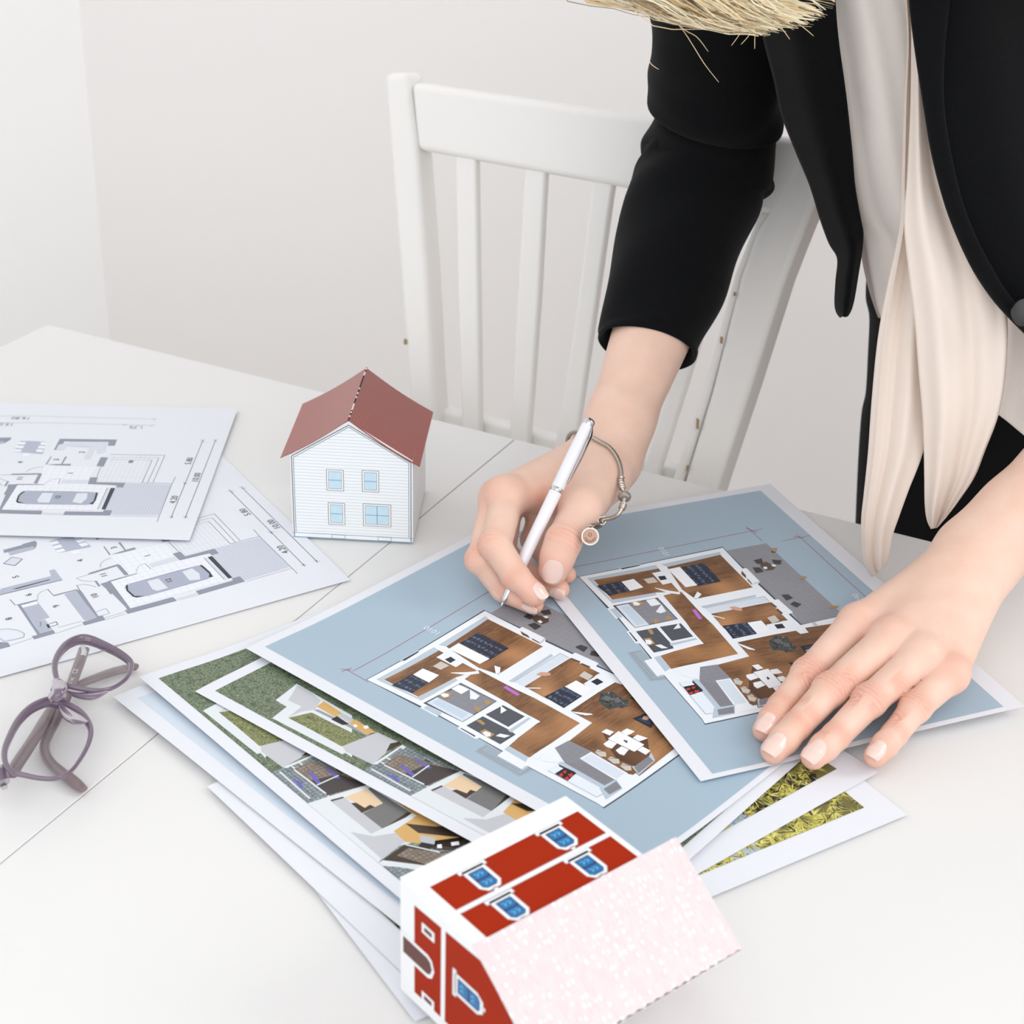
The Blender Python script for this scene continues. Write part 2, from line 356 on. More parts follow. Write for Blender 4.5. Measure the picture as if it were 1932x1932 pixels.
DWG="""
L ln 0.45 153,8 32.2,8.5
L ln 0.45 152.3,17.3 31.6,18.1
L ln 0.35 154.7,9.8 151,6.1
L ln 0.35 155.9,7.6 149.1,8.1
L ln 0.35 154.1,19.1 150.4,15.4
L ln 0.35 155.3,16.9 148.5,17.7
L ln 0.35 84.4,19.6 82.1,16.1
L ln 0.35 85.7,17.7 80.7,18.4
L ln 0.35 32.3,19.6 30.9,16.3
L ln 0.35 33.6,17.4 29.7,18.4
L ln 0.35 33.2,10.2 31.1,6.7
L ln 0.35 34.1,7.8 30.2,8.9
L lnl 0.35 186,178.7 187.6,153.8 187.5,59.8
L lnl 0.35 174.3,175.4 176.5,135.9 176.4,59.6
L ln 0.35 186.2,61 188.8,58.5
L ln 0.35 175.1,60.9 177.6,58.3
L ln 0.35 174.9,81.9 177.2,79.3
D lnl 0 0.3 159.4,171.3 161.1,132.1 160.9,71.5
D ln 0 0.3 160.5,71.4 120.5,73.2
D lnl 0 0.3 20.3,133.1 21.5,50.7
D ln 0 0.3 21.5,50.7 127.4,50.4
D lnl 0 0.4 127.2,70.3 127.4,50.4
P hatch 81,60.1 80,27 34.3,27.3 32.9,59.9 38.8,65.3 73.6,65 73.9,60
P steps 120.2,77.5 126.3,50.7 81.8,48.5 82,60.3 81.8,80.5 104.9,80.9
P tilef 104.3,123.7 104.6,85.6 85.6,86.9 79.8,80 78.5,67.5 38.7,66.6 35.9,135.5 73.3,135.5 76.1,123.1 92.8,121.7
P gwall 149.5,123.3 150.5,80.8 140.3,80.4 140,85.5 146.3,86.1 145.3,118.8 130.7,119.2 130.9,123.1
P glight 137.6,115.5 137.9,93.6 117,93.2 117.1,98 135.4,97.9 136.1,104.4
P glight 144.5,112.7 145.1,86.8 128.5,85.1 125.9,90.4 138.6,93.7 137.6,115.5 130.9,115.8 130.5,121.6 139.4,121.8
P gwall 120.7,86.3 120.6,81 105.5,81 106.2,86.2
P gwall 120.2,121.9 107.6,122.2 106.5,123.3 119.5,122.7
P gwall 120.2,110.8 108.3,111.3 108.7,105.2 105.9,105 105.9,115.5 107,122 108.2,112.3 120.1,112.3
P gwall 88.1,86.6 88.4,81.2 80.8,80.7 81,60.1 73.5,59.9 73.6,65 76.6,65.2 77.4,86
P glight 83.4,105.3 83.9,86.6 77.7,86.6 77.2,105.2
P gwall 90.8,143 92.7,122.7 90.7,121.7 76.2,121.3 76.1,122.7 90.6,123.6 88.8,142
P gwall 74.3,135.8 75.5,116 74.5,116.2 73.3,134.6 35.9,135.5 35.3,107.2 30.5,106.9 30.7,135.9 35.4,137.2 57.9,138.8 73.9,141.3
P gwall 35.8,91.9 36.4,66.1 39.1,65.8 39.1,60.3 31.4,60 30.4,91.9
P black 72.3,68.5 72.5,65.3 39.8,65 40,67.8
P glight 72.6,70.9 72.3,69 39.9,68.3 39.8,70.5
L ln 0.35 72.6,70.9 39.8,70.5
P car 62.5,129.4 64.8,124 65.7,93.5 64.7,76.6 61.8,75 47.9,75.6 46,81.5 45.5,121.7 46.3,127.4 48.6,128.9 57.4,129.9
P black 65.1,126.3 63.6,128.3 57.4,129.9 48.6,129.1 46.3,127.4 45.5,121.7 49,127.7 57.5,128.7
P black 65.3,77.2 64.8,75.7 53.9,74.6 46.9,75.3 47.3,78.2 51.8,76
P carglass 62.4,114.1 62.3,106.6 48,105.8 48,113.2 51.4,115
P carglass 62.9,90.1 63.7,82.9 55.4,81.4 47.8,83.8 50,90.3
L ln 0.3 64.7,126.7 65.3,77.7
L ln 0.3 45.1,121.6 46.4,77.1
P gmid 143.8,151.3 144.7,144.7 143.7,131.7 123.4,129.5 125.5,147.5 126.4,151.6
P paperw 142.4,152 142.3,146.5 138.3,146.5 138.4,151.4
P paperw 136.4,151.8 136.3,146.4 132.3,146.2 132.2,151.2
P paperw 130.3,151.9 130.2,146.6 126.3,146.2 126.4,151.4
P paperw 143,135.6 142.9,131 138.4,130.6 138.6,135.1
P paperw 136.9,135.9 136.8,130.7 132.6,130.4 132.5,135.2
P paperw 131.2,135.8 130.8,130.6 126.6,130.3 126.8,135.2
P paperw 124.7,143.9 124.5,139 118.5,138.4 118.6,143.2
P gwall 148.8,168.4 149.4,159.2 145.5,159.2 140.2,161.7 139.9,166
L ln 0.3 81.8,48.2 81.7,26.9
L ln 0.3 81.8,48.2 118.8,48.3
L ln 0.3 82.4,44.4 122.3,44.1
L ln 0.3 82.7,40.7 126.9,40.6
L ln 0.3 125.5,80.6 126.5,40.6
L lnl 0.3 120.8,78.6 122.3,44.6
L lnl 0.3 116.8,79.7 118.4,48.2
D ln 0 0.3 81.7,65.4 116.6,66.1
D ln 0 0.3 82,60.8 117.6,60.1
L ln 0.3 89,82.1 104.8,82.8
L ln 0.3 80,27 92.5,26.5
L ln 0.3 80,27 23.9,26.4
L lnl 0.3 30.9,59 32,27.1
P green 116.7,64.7 116.9,61.4 112.5,61.4 112.8,64.8
L lnl 0.25 32.4,106.5 32.9,92.1
L lnl 0.25 30.6,105.6 30.8,92
O lnl 0 4.6 127.8,101.8
O lnl 0 4.6 114.4,116.9
O lnl 0 4.6 93.6,101.8
O lnl 0 4.6 109.1,142
O lnl 0 4.6 83.6,135.4
O lnl 0 4.6 133.2,135.5
P gwall 147.2,181.4 148.2,159.8 143.2,160.5 143,182.1
P gmid 142.4,179.6 142.8,162.6 138.5,163 137.9,179.7
P glight 129.4,186.6 135.1,179.3 129.3,174.2 123.1,181.1
L ln 0.5 129.4,186.6 135.1,179.3 129.3,174.2 123.1,181.1 129.4,186.6
P gmid 98.5,197.7 98.8,165.2 106.2,164 106.3,160.4 90.5,160.5 91.8,200.7 96,199.5
P black 94.6,192 95.2,167.7 94.3,167.3 93.3,188.9
L ln 0.4 91.2,200.9 90.5,160.5
P gwall 74.8,171.6 74.7,156.5 70.2,154.8 36.6,155.9 35.9,153.5 30.6,153.6 30.6,167.1 34.8,166.9 35.4,157.3 73.8,157.5 73.4,171.7
P gmid 72.6,165.3 73.4,157.9 35.9,157.1 35.7,165
P gwall 74.5,195.7 74.3,181.9 73.2,182.3 72.4,193.3 34.8,193.6 34.7,185.3 30.4,185.3 29.9,198.6 33.9,198.8 33.8,195.2 73.3,194.9
P gmid 71.9,193.4 72.1,183 50.1,182.4 48.9,193
P gmid 48.9,193 48.7,185.7 35.4,185.4 35.4,193.4
P paperw 72.4,193.3 72.4,183.5 68.9,183.4 69,193.1
P black 42.8,187 42.6,185.5 38.2,185.7 38,187.3
L ln 0.4 42.5,185.2 43.2,180.6 39.3,180.7 39.1,185.1
L ln 0.35 47.1,189.9 47.2,188.9 42.8,190.4 42.7,191.4
P gwall 36.8,217.6 34,213.3 29.1,213.4 29.1,220
L lnl 0.35 51,213.2 48.7,207.9 44.4,203.7 39.3,201.6 35.1,203.3 35.1,207.8 35.9,214.9 41.1,216.3
P tub2 50.5,213.4 48.1,208 44,204.1 39.3,202 35.5,203.5 35.8,207.9 37,214.5 42.2,215.9
P gwall 89.9,144 92.4,123.1 76.5,122.6 76.5,124 91.3,124.2 88.8,143.4
P gwall 69.1,140.2 69.4,136.9 74.7,136.2 75.8,116.2 74.1,135.1 35.6,136.1 35.7,137.6 57.9,136.5 58.5,140.2
P gwall 78.7,143.3 78.7,142 71.5,142 71,143.5
L ln 0.35 79.4,154.9 70.5,155.4
L ln 0.35 83.7,172.5 74.2,171.8
L ln 0.35 82.7,196.9 74.1,196.2
L lnl 0.3 74.3,181.9 79.6,180.2 82.7,177 83.7,172.5
L lnl 0.3 79.4,154.9 78.5,150.6 75.2,147.2 71,144.8
L lnl 0.3 88.2,152.1 84.2,150.6 80.5,146.6 78.5,141.8
L lnl 0.3 88.2,152.1 89,143.6
L lnl 0.3 93.8,134 98.7,132.2 101.8,128.4 102.7,123.3
L lnl 0.3 84.7,107.1 83.2,112.4 76.6,116.4
L ln 0.35 84.7,107.1 76.1,106.3
O lnl 0 4.6 108.5,185
O lnl 0 4.6 82.9,184.9
O lnl 0 4.6 60.8,174.4
O lnl 0 4.6 60.2,204.5
O lnl 0 4.6 60.9,149.4
O lnl 0 3 56.1,197.7
O lnl 0 3 44.2,139.7
O lnl 0 2.5 86.7,129.2
O lnl 0 2.5 78.3,133.6
O lnl 0 2.5 54.2,142.4
L lnl 0.3 42.5,155.6 43.3,148.6 36.7,148.8 36.4,155.6
P gwall 35.4,139.3 35.9,107.8 31.1,108 30.6,139.2
L lnl 0.25 30,185.1 32.1,167.9
L lnl 0.25 36,181.8 36.1,166.8
L lnl 0.25 30.5,153.3 31.3,140.5
L lnl 0.25 33.1,153.3 33.7,140
L lnl 0.25 30.2,212.7 31.7,199.5
D lnl 0 0.35 19.5,222.9 20.8,112.1
T ln 4.6 5.80 r 118.4,21.2
T ln 4.6 10.00 r 92.4,11.3
T ln 4.6 4.20 r 57.5,21
T lnl 4.6 16.80 s 183.1,161.2
T lnl 4.6 15.05 s 171.8,170.8
T lnl 4.6 1.75 s 172.6,70.9
T ln 4 2 r 127.8,101.5
T ln 4 3 r 114.8,117
T ln 4 1 r 93.6,101.8
T ln 4 4 r 109.1,142
T ln 4 11 r 83.6,135.4
T ln 3.6 12 r 56.2,101.7
T ln 4 5 r 108.5,185
T ln 4 6 r 82.5,185
T ln 4 9 r 60.8,174.4
T ln 4 8 r 60.2,204.5
T ln 4 10 r 61.1,149.3
"""
# ================================================================= room
m_wallb = mat('painted_wall', (248, 245, 244), 0.9, noise=0.01, nscale=2, bump=0.05, bscale=400)
m_walll = mat('painted_wall_left', (251, 251, 251), 0.9, noise=0.01, nscale=2, bump=0.05, bscale=400)
m_floor = mat('pale_floor', (214, 208, 203), 0.5, noise=0.05, nscale=12)
m_table = mat('white_lacquer', (229, 228, 227), 0.32, spec=0.35, noise=0.012, nscale=9, bump=0.03, bscale=120)
m_chair = mat('white_painted_wood', (238, 236, 233), 0.45, noise=0.012, nscale=14, bump=0.04, bscale=90)
m_groove = mat('dark_gap', (120, 112, 104), 0.9)
AX = np.array([0.8957, -0.4446, 0.0]); NR = np.array([0.4446, 0.8957, 0.0])      # along the far edge, away from the camera
def TW(a, d, z): return AX*a + NR*d + np.array([0, 0, z])
far = 1.0545; lefta = float(np.dot(at(90, 612), AX))
wd = 1.86; wa = float(np.dot(aty(178, 400, 2.2), AX)*0+np.dot(on_plane(178, 320, NR*wd, NR), AX))
def slab(name, a0, a1, d0, d1, z0, z1, m, parent=None):
    b = [TW(a0, d0, z0), TW(a1, d0, z0), TW(a1, d1, z0), TW(a0, d1, z0)]
    t = [p+np.array([0, 0, z1-z0]) for p in b]
    V, F = hexa(b, t); return obj(name, V, F, m, parent)
tag(slab('wall_back', wa-0.1, 3.2, wd, wd+0.1, -0.74, 1.9, m_wallb), kind='structure')
tag(slab('wall_left', wa-0.1, wa, -1.2, wd, -0.74, 1.9, m_walll), kind='structure')
tag(slab('floor', wa-0.1, 3.2, -1.2, wd, -0.84, -0.74, m_floor), kind='structure')
bb = slab('baseboard_back', wa, 3.2, wd-0.015, wd, -0.74, -0.66, m_chair); tag(bb, kind='structure')
bl = slab('baseboard_left', wa, wa+0.015, -1.2, wd-0.015, -0.74, -0.66, m_chair); tag(bl, kind='structure')
# ---- table: two leaves either side of the seam, apron, four legs
tb = empty('dining_table', TW(0.4, 0.6, -0.74)); tag(tb, 'white lacquered dining table with a seam between two leaves, covered in plans', 'table')
def tslab(name, *a, bev=0.003, mm=None):
    o = slab(name, *a, mm or m_table); place(o, TW((a[0]+a[1])/2, (a[2]+a[3])/2, a[4])); o.parent = tb; o.location = o.location - tb.location
    if bev: bevel(o, bev, 3)
    return o
ga = float(np.dot(at(970, 832), AX)); gb = float(np.dot(at(0, 1625), AX)); gs = (ga+gb)/2
near = far-0.92; righta = gs+(gs-lefta)+0.45
tslab('table_leaf', lefta, gs-0.0004, near, far, -0.028, 0.0, bev=0.0006)
tslab('table_leaf', gs+0.0004, righta, near, far, -0.028, 0.0, bev=0.0006)
tslab('seam_backing', gs-0.02, gs+0.02, near+0.02, far-0.02, -0.0285, -0.028, bev=0, mm=m_groove)
for nm, a0, a1, d0, d1 in (('apron', lefta+.06, righta-.06, far-.08, far-.06), ('apron', lefta+.06, righta-.06, near+.06, near+.08), ('apron', lefta+.06, lefta+.08, near+.08, far-.08), ('apron', righta-.08, righta-.06, near+.08, far-.08)):
    tslab(nm, a0, a1, d0, d1, -0.11, -0.0286, bev=0.001)
for a0 in (lefta+.04, righta-.1):
    for d0 in (near+.04, far-.1):
        tslab('leg', a0, a0+.06, d0, d0+.06, -0.74, -0.0286)
# ---- chair with fanned slats behind the table
ch = empty('slat_back_chair', TW(0.0, far+0.10, -0.74)); tag(ch, 'white painted wooden chair with a slatted back, behind the far edge of the table', 'chair')
P0 = TW(0, far+0.095, 0.0); lean = math.radians(11)
BN = NR*math.cos(lean) - np.array([0, 0, 1])*math.sin(lean)*1.0; BN = BN/np.linalg.norm(BN)   # plane normal, back leans away at the top
BU = np.cross(BN, AX); BU = BU/np.linalg.norm(BU)
if BU[2] < 0: BU = -BU
def cpt(x, y, dn=0.0): return on_plane(x, y, P0+BN*dn, BN)
def cobj(name, V, F, m=m_chair, bev=0.003):
    o = obj(name, V, F, m); place(o, np.mean(np.array(V), axis=0)); o.parent = ch; o.location = o.location-ch.location
    return bevel(o, bev, 3)
def bar(name, pl, pr, dn, th, bev=0.003):      # px outline pairs (left, right) down a bar, thickness th behind the face
    L = [cpt(*p, dn) for p in pl]; R = [cpt(*p, dn) for p in pr]; V = []; F = []
    for a, b in zip(L, R): V += [a, b, b+BN*th, a+BN*th]
    n = len(L)
    for i in range(n-1):
        for j in range(4):
            F.append((4*i+j, 4*i+(j+1) % 4, 4*i+4+(j+1) % 4, 4*i+4+j))
    F += [(3, 2, 1, 0), (4*n-4, 4*n-3, 4*n-2, 4*n-1)]
    return cobj(name, V, F, bev=bev)
def extend(p, q, s): return (q[0]+(q[0]-p[0])*s, q[1]+(q[1]-p[1])*s)
bar('back_post', [(719, 150), (722, 138), (735, 300), (751, 500), (766, 700), (776, 820), (800, 1130)][1:], [(766, 136), (787, 300), (802, 500), (813, 700), (822, 830), (842, 1130)], 0.0, 0.03, 0.006)
bar('back_post', [(1520, 250), (1486, 340), (1424, 440), (1396, 520), (1341, 740), (1290, 910), (1225, 1150)], [(1560, 258), (1552, 350), (1500, 480), (1477, 540), (1414, 740), (1353, 925), (1280, 1160)], 0.0, 0.036, 0.006)
bar('top_rail', [(773, 155), (786, 284)], [(1530, 268), (1500, 415)], 0.002, 0.022, 0.006)
for pl, pr in (([(857, 285), (862, 560), (872, 850), (876, 1000)], [(897, 290), (901, 560), (905, 850), (908, 1000)]),
               ([(988, 310), (975, 560), (958, 860), (950, 1010)], [(1029, 318), (1016, 560), (994, 860), (985, 1010)]),
               ([(1117, 335), (1090, 560), (1043, 860), (1018, 1010)], [(1157, 343), (1126, 560), (1082, 860), (1056, 1010)]),
               ([(1240, 365), (1190, 600), (1130, 870), (1098, 1030)], [(1280, 371), (1230, 600), (1165, 870), (1132, 1030)]),
               ([(1352, 385), (1290, 640), (1211, 890), (1165, 1050)], [(1392, 391), (1322, 640), (1244, 890), (1200, 1050)]),
               ([(1432, 400), (1385, 520), (1325, 740), (1268, 905), (1225, 1040)], [(1452, 402), (1400, 520), (1341, 740), (1290, 905), (1245, 1040)])):
    bar('slat', pl, pr, 0.006, 0.010, 0.003)
bar('lower_rail', [(815, 768), (822, 800)], [(1335, 900), (1325, 935)], 0.017, 0.02, 0.004)
m_chip = mat('bare_wood_chip', (168, 140, 108), .8)
for x_, y_, l_ in ((1361, 642, 7), (1316, 800, 11), (1297, 884, 6), (1386, 555, 4), (764, 645, 6)):
    a = [cpt(x_-2, y_-l_, -.0006), cpt(x_+2, y_-l_*.6, -.0006), cpt(x_+1, y_+l_, -.0006), cpt(x_-3, y_+l_*.7, -.0006)]; V_, F_ = hexa(a, [p+BN*.002 for p in a]); cobj('paint_chip', V_, F_, m_chip, .0002)
def cb(name, a0, a1, d0, d1, z0, z1, bev=0.004):
    o = slab(name, a0, a1, d0, d1, z0, z1, m_chair); place(o, TW((a0+a1)/2, (d0+d1)/2, z0)); o.parent = ch; o.location = o.location-ch.location; return bevel(o, bev, 3)
ca0 = float(np.dot(cpt(800, 1130), AX)); ca1 = float(np.dot(cpt(1280, 1160), AX))
cb('seat', ca0-.03, ca1+.03, far-.30, far+.10, -0.30, -0.275)
for a0 in (ca0-.01, ca1-.03):
    cb('leg', a0, a0+.04, far-.28, far-.24, -0.74, -0.30); cb('leg', a0, a0+.04, far+.045, far+.085, -0.74, -0.30)
    cb('back_post', a0, a0+.035, far+.05, far+.085, -0.275, -0.10)
# ================================================================= papers and what is printed on them
def pmat(key, rgb, kind='plain', rgb2=None, rough=0.42):
    name = 'ink_'+key
    if name in MATS: return MATS[name]
    m = bpy.data.materials.new(name); m.use_nodes = True; nt = m.node_tree; b = nt.nodes['Principled BSDF']; MATS[name] = m
    b.inputs['Roughness'].default_value = rough; b.inputs['Specular IOR Level'].default_value = 0.35
    c = lin(rgb); c2 = lin(rgb2) if rgb2 else c; L = nt.links.new; N = nt.nodes.new
    uvn = N('ShaderNodeUVMap'); out = None
    def mapping(sc, rot=0):
        mp = N('ShaderNodeMapping'); mp.inputs['Scale'].default_value = sc; mp.inputs['Rotation'].default_value = (0, 0, rot); L(uvn.outputs[0], mp.inputs[0]); return mp.outputs[0]
    def mixc(f, a, bb):
        q = N('ShaderNodeMix'); q.data_type = 'RGBA'
        for s, v in (('A', a), ('B', bb)):
            if isinstance(v, tuple): q.inputs[s].default_value = (*v, 1)
            else: L(v, q.inputs[s])
        if isinstance(f, float): q.inputs['Factor'].default_value = f
        else: L(f, q.inputs['Factor'])
        return q.outputs['Result']
    def noise(sc, detail=3, v=None):
        q = N('ShaderNodeTexNoise'); q.inputs['Scale'].default_value = sc; q.inputs['Detail'].default_value = detail; L(v or uvn.outputs[0], q.inputs['Vector']); return q.outputs['Fac']
    def ramp(f, lo, hi):
        q = N('ShaderNodeMapRange'); q.inputs['From Min'].default_value = lo; q.inputs['From Max'].default_value = hi; L(f, q.inputs['Value']); return q.outputs['Result']
    if kind == 'plain':
        out = mixc(noise(3.0, 2), tuple(v*0.96 for v in c), tuple(min(1, v*1.04) for v in c))
    elif kind == 'wood':
        q = N('ShaderNodeTexBrick'); q.offset = 0.37; q.inputs['Scale'].default_value = 1.0; q.inputs['Mortar Size'].default_value = 0.04; q.inputs['Brick Width'].default_value = 9.0; q.inputs['Row Height'].default_value = 1.15; q.inputs['Bias'].default_value = 0
        q.inputs['Color1'].default_value = (*c, 1); q.inputs['Color2'].default_value = (*c2, 1); q.inputs['Mortar'].default_value = (*[v*0.6 for v in c], 1)
        L(mapping((1, 1, 1), math.pi/2), q.inputs['Vector'])
        out = mixc(noise(0.09, 3, mapping((10, 1, 1))), q.outputs['Color'], tuple(v*0.8 for v in c)); 
        out = mixc(ramp(noise(0.03, 1), 0.45, 0.75), out, tuple(min(1, v*1.5) for v in c2))
    elif kind == 'tile':
        q = N('ShaderNodeTexBrick'); q.offset = 0.0; q.inputs['Scale'].default_value = 1.0; q.inputs['Mortar Size'].default_value = 0.1; q.inputs['Brick Width'].default_value = 4.2; q.inputs['Row Height'].default_value = 4.2
        q.inputs['Color1'].default_value = (*c, 1); q.inputs['Color2'].default_value = (*[v*1.06 for v in c], 1); q.inputs['Mortar'].default_value = (*c2, 1); L(uvn.outputs[0], q.inputs['Vector'])
        out = mixc(ramp(noise(1.5, 4), 0.3, 0.8), q.outputs['Color'], tuple(v*0.85 for v in c))
    elif kind == 'gridlines':
        q = N('ShaderNodeTexBrick'); q.offset = 0.0; q.inputs['Scale'].default_value = 1.0; q.inputs['Mortar Size'].default_value = 0.11; q.inputs['Brick Width'].default_value = rgb2[3]; q.inputs['Row Height'].default_value = rgb2[4]
        c2 = lin(rgb2[:3]); q.inputs['Color1'].default_value = (*c, 1); q.inputs['Color2'].default_value = (*c, 1); q.inputs['Mortar'].default_value = (*c2, 1); L(uvn.outputs[0], q.inputs['Vector']); out = q.outputs['Color']
    elif kind == 'plaid':
        w1 = N('ShaderNodeTexWave'); w1.bands_direction = 'X'; w1.inputs['Scale'].default_value = 0.11; L(mapping((1, 1, 1)), w1.inputs['Vector'])
        w2 = N('ShaderNodeTexWave'); w2.bands_direction = 'Y'; w2.inputs['Scale'].default_value = 0.055; L(mapping((1, 1, 1)), w2.inputs['Vector'])
        w3 = N('ShaderNodeTexWave'); w3.bands_direction = 'Y'; w3.inputs['Scale'].default_value = 0.35; L(mapping((1, 1, 1)), w3.inputs['Vector'])
        mm = N('ShaderNodeMath'); mm.operation = 'MULTIPLY'; L(w2.outputs['Fac'], mm.inputs[0]); L(ramp(noise(0.5, 1), 0.3, 0.6), mm.inputs[1])
        out = mixc(ramp(mm.outputs[0], 0.35, 0.75), c, c2); out = mixc(ramp(w1.outputs['Fac'], 0.8, 0.98), out, tuple(v*0.45 for v in c)); out = mixc(ramp(w3.outputs['Fac'], 0.9, 1.0), out, tuple(v*0.5 for v in c))
    elif kind == 'grass':
        out = mixc(ramp(noise(0.75, 5), 0.36, 0.62), c, c2); out = mixc(ramp(noise(0.55, 2, mapping((1, 1.4, 1))), 0.66, 0.72), out, lin((196, 200, 160)))
        out = mixc(ramp(noise(0.25, 2), 0.5, 0.8), out, tuple(v*0.6 for v in c))
    elif kind == 'cobble':
        q = N('ShaderNodeTexBrick'); q.offset = 0.15; q.inputs['Scale'].default_value = 1.0; q.inputs['Mortar Size'].default_value = 0.28; q.inputs['Mortar Smooth'].default_value = 0.6; q.inputs['Brick Width'].default_value = 2.5; q.inputs['Row Height'].default_value = 2.5
        q.inputs['Color1'].default_value = (*c, 1); q.inputs['Color2'].default_value = (*[v*0.7 for v in c], 1); q.inputs['Mortar'].default_value = (*c2, 1)
        sm = N('ShaderNodeMix'); sm.data_type = 'VECTOR'; sm.inputs['Factor'].default_value = 0.06
        nn = N('ShaderNodeTexNoise'); nn.inputs['Scale'].default_value = 0.6; L(uvn.outputs[0], nn.inputs['Vector'])
        ad = N('ShaderNodeVectorMath'); ad.operation = 'SCALE'; ad.inputs['Scale'].default_value = 2.2; L(nn.outputs['Color'], ad.inputs[0])
        a2 = N('ShaderNodeVectorMath'); L(uvn.outputs[0], a2.inputs[0]); L(ad.outputs[0], a2.inputs[1]); L(a2.outputs[0], q.inputs['Vector']); out = q.outputs['Color']
    L(out, b.inputs['Base Color']); return m
INK = dict(
 blue=((166, 187, 203),), terrace=((148, 149, 156), 'tile', (128, 130, 140)), porch=((158, 172, 184),), porchline=((120, 128, 136),), outline=((70, 76, 92),),
 wall=((236, 241, 248),), wshade=((186, 199, 212),), wood=((112, 78, 54), 'wood', (160, 116, 78)), tile=((140, 141, 150), 'tile', (118, 120, 130)), darktile=((84, 88, 96), 'tile', (66, 70, 80)),
 tshade=((136, 136, 144), 'tile', (120, 122, 130)), tub=((214, 224, 236),), tubin=((196, 212, 228),), wline=((250, 251, 253),), beddark=((36, 38, 56),), plaid=((46, 50, 68), 'plaid', (92, 118, 150)),
 bedwhite=((242, 244, 250),), desk=((236, 240, 246),), lap=((38, 42, 54),), chairb=((202, 196, 188),), glass=((184, 200, 214),), kwhite=((228, 236, 246),), stove=((32, 30, 38),), ring=((196, 60, 48),),
 shadowbrown=((78, 54, 40), 'wood', (92, 64, 46)), plant=((36, 38, 38), 'grass', (92, 96, 98)), plantlight=((104, 106, 108),), navy=((62, 68, 88),), skin=((206, 160, 140),), purple=((186, 112, 206),), ywood=((176, 142, 96),),
 tile2=((96, 78, 66),), brown2=((92, 76, 66),), chairA=((66, 62, 64),), red=((176, 72, 84),), txt=((240, 242, 248),),
 grass=((76, 90, 76), 'grass', (130, 145, 114)), grassy=((98, 104, 66), 'grass', (150, 154, 104)), offwhite=((222, 228, 232),), roofgrey=((196, 198, 204),), roofshade=((150, 156, 166),), roofdark=((118, 118, 118),), darkbrown=((66, 54, 46),), ochre=((214, 172, 106),), blackp=((36, 36, 38),),
 silver=((190, 194, 198),), cobble=((150, 162, 166), 'cobble', (84, 92, 98)), brownpave=((150, 136, 122), 'cobble', (96, 86, 78)), darkglass=((70, 62, 62),), purplep=((104, 98, 186),), peach=((232, 204, 168),),
 ln=((66, 72, 90),), lnl=((150, 156, 172),), hatch=((208, 213, 225), 'gridlines', (168, 173, 190, 2.0, 1.6)), steps=((226, 228, 236), 'gridlines', (196, 200, 210, 3.2, 60.0)), tilef=((233, 236, 243), 'gridlines', (205, 209, 219, 5.0, 5.2)),
 gwall=((140, 145, 160),), gmid=((176, 182, 198),), glight=((212, 216, 226),), black=((52, 54, 66),), car=((168, 174, 192),), carglass=((220, 225, 233),), paperw=((236, 238, 244),), tub2=((222, 227, 236),), green=((120, 134, 138),),
 paleblue=((206, 218, 230),), needle=((206, 198, 96),), needle2=((168, 164, 72),), needle3=((234, 226, 150),), ndark=((50, 48, 44),), nbase=((112, 108, 66),), nsky=((172, 190, 212),), nwhite=((232, 234, 240),))
m_paper = mat('paper', (228, 230, 237), 0.55, spec=0.3, noise=0.006, nscale=40, bump=0.02, bscale=900)
H = CAM_H
def parse(s):
    out = []
    for ln in s.strip().split('\n'):
        t = ln.split(); ty, key = t[0], t[1]; i = 2; w = 0; txt = None
        if ty != 'P': w = float(t[2]); i = 3
        if ty == 'T': txt = t[3]; i = 4
        pts = [tuple(map(float, a.split(','))) for a in t[i:] if ',' in a]; rest = [a for a in t[i:] if ',' not in a]
        out.append((ty, key, w, txt, rest, pts))
    return out
def text_polys(txt, size, pos, dirv, upv):
    cu = bpy.data.curves.new('t', 'FONT'); cu.body = txt; cu.size = size; cu.align_x = 'CENTER'; cu.align_y = 'CENTER'; cu.resolution_u = 2
    o = bpy.data.objects.new('t', cu); COL.objects.link(o); dg = bpy.context.evaluated_depsgraph_get(); me = o.evaluated_get(dg).to_mesh()
    V = [(pos[0]+v.co.x*dirv[0]+v.co.y*upv[0], pos[1]+v.co.x*dirv[1]+v.co.y*upv[1]) for v in me.vertices]
    P = [[V[i] for i in p.vertices] for p in me.polygons]
    o.evaluated_get(dg).to_mesh_clear(); bpy.data.objects.remove(o); bpy.data.curves.remove(cu); return P
def line_polys(pts, w, dash=None):
    out = []
    for a, b in zip(pts[:-1], pts[1:]):
        a = np.array(a); b = np.array(b); L = np.linalg.norm(b-a)
        if L < 1e-6: continue
        t = (b-a)/L; n = np.array([-t[1], t[0]])*w/2; segs = [(0, L)]
        if dash: segs = [(s, min(s+dash, L)) for s in np.arange(0, L, dash*1.5)]
        for s0, s1 in segs:
            p, q = a+t*s0, a+t*s1; out.append([tuple(p-n), tuple(q-n), tuple(q+n), tuple(p+n)])
    return out
DIRS = {'0': ((-1, 0), (0, -1)), '1': ((-1, 0), (0, -1)), 'r': ((1, 0), (0, 1)), 's': ((0, 1), (-1, 0))}
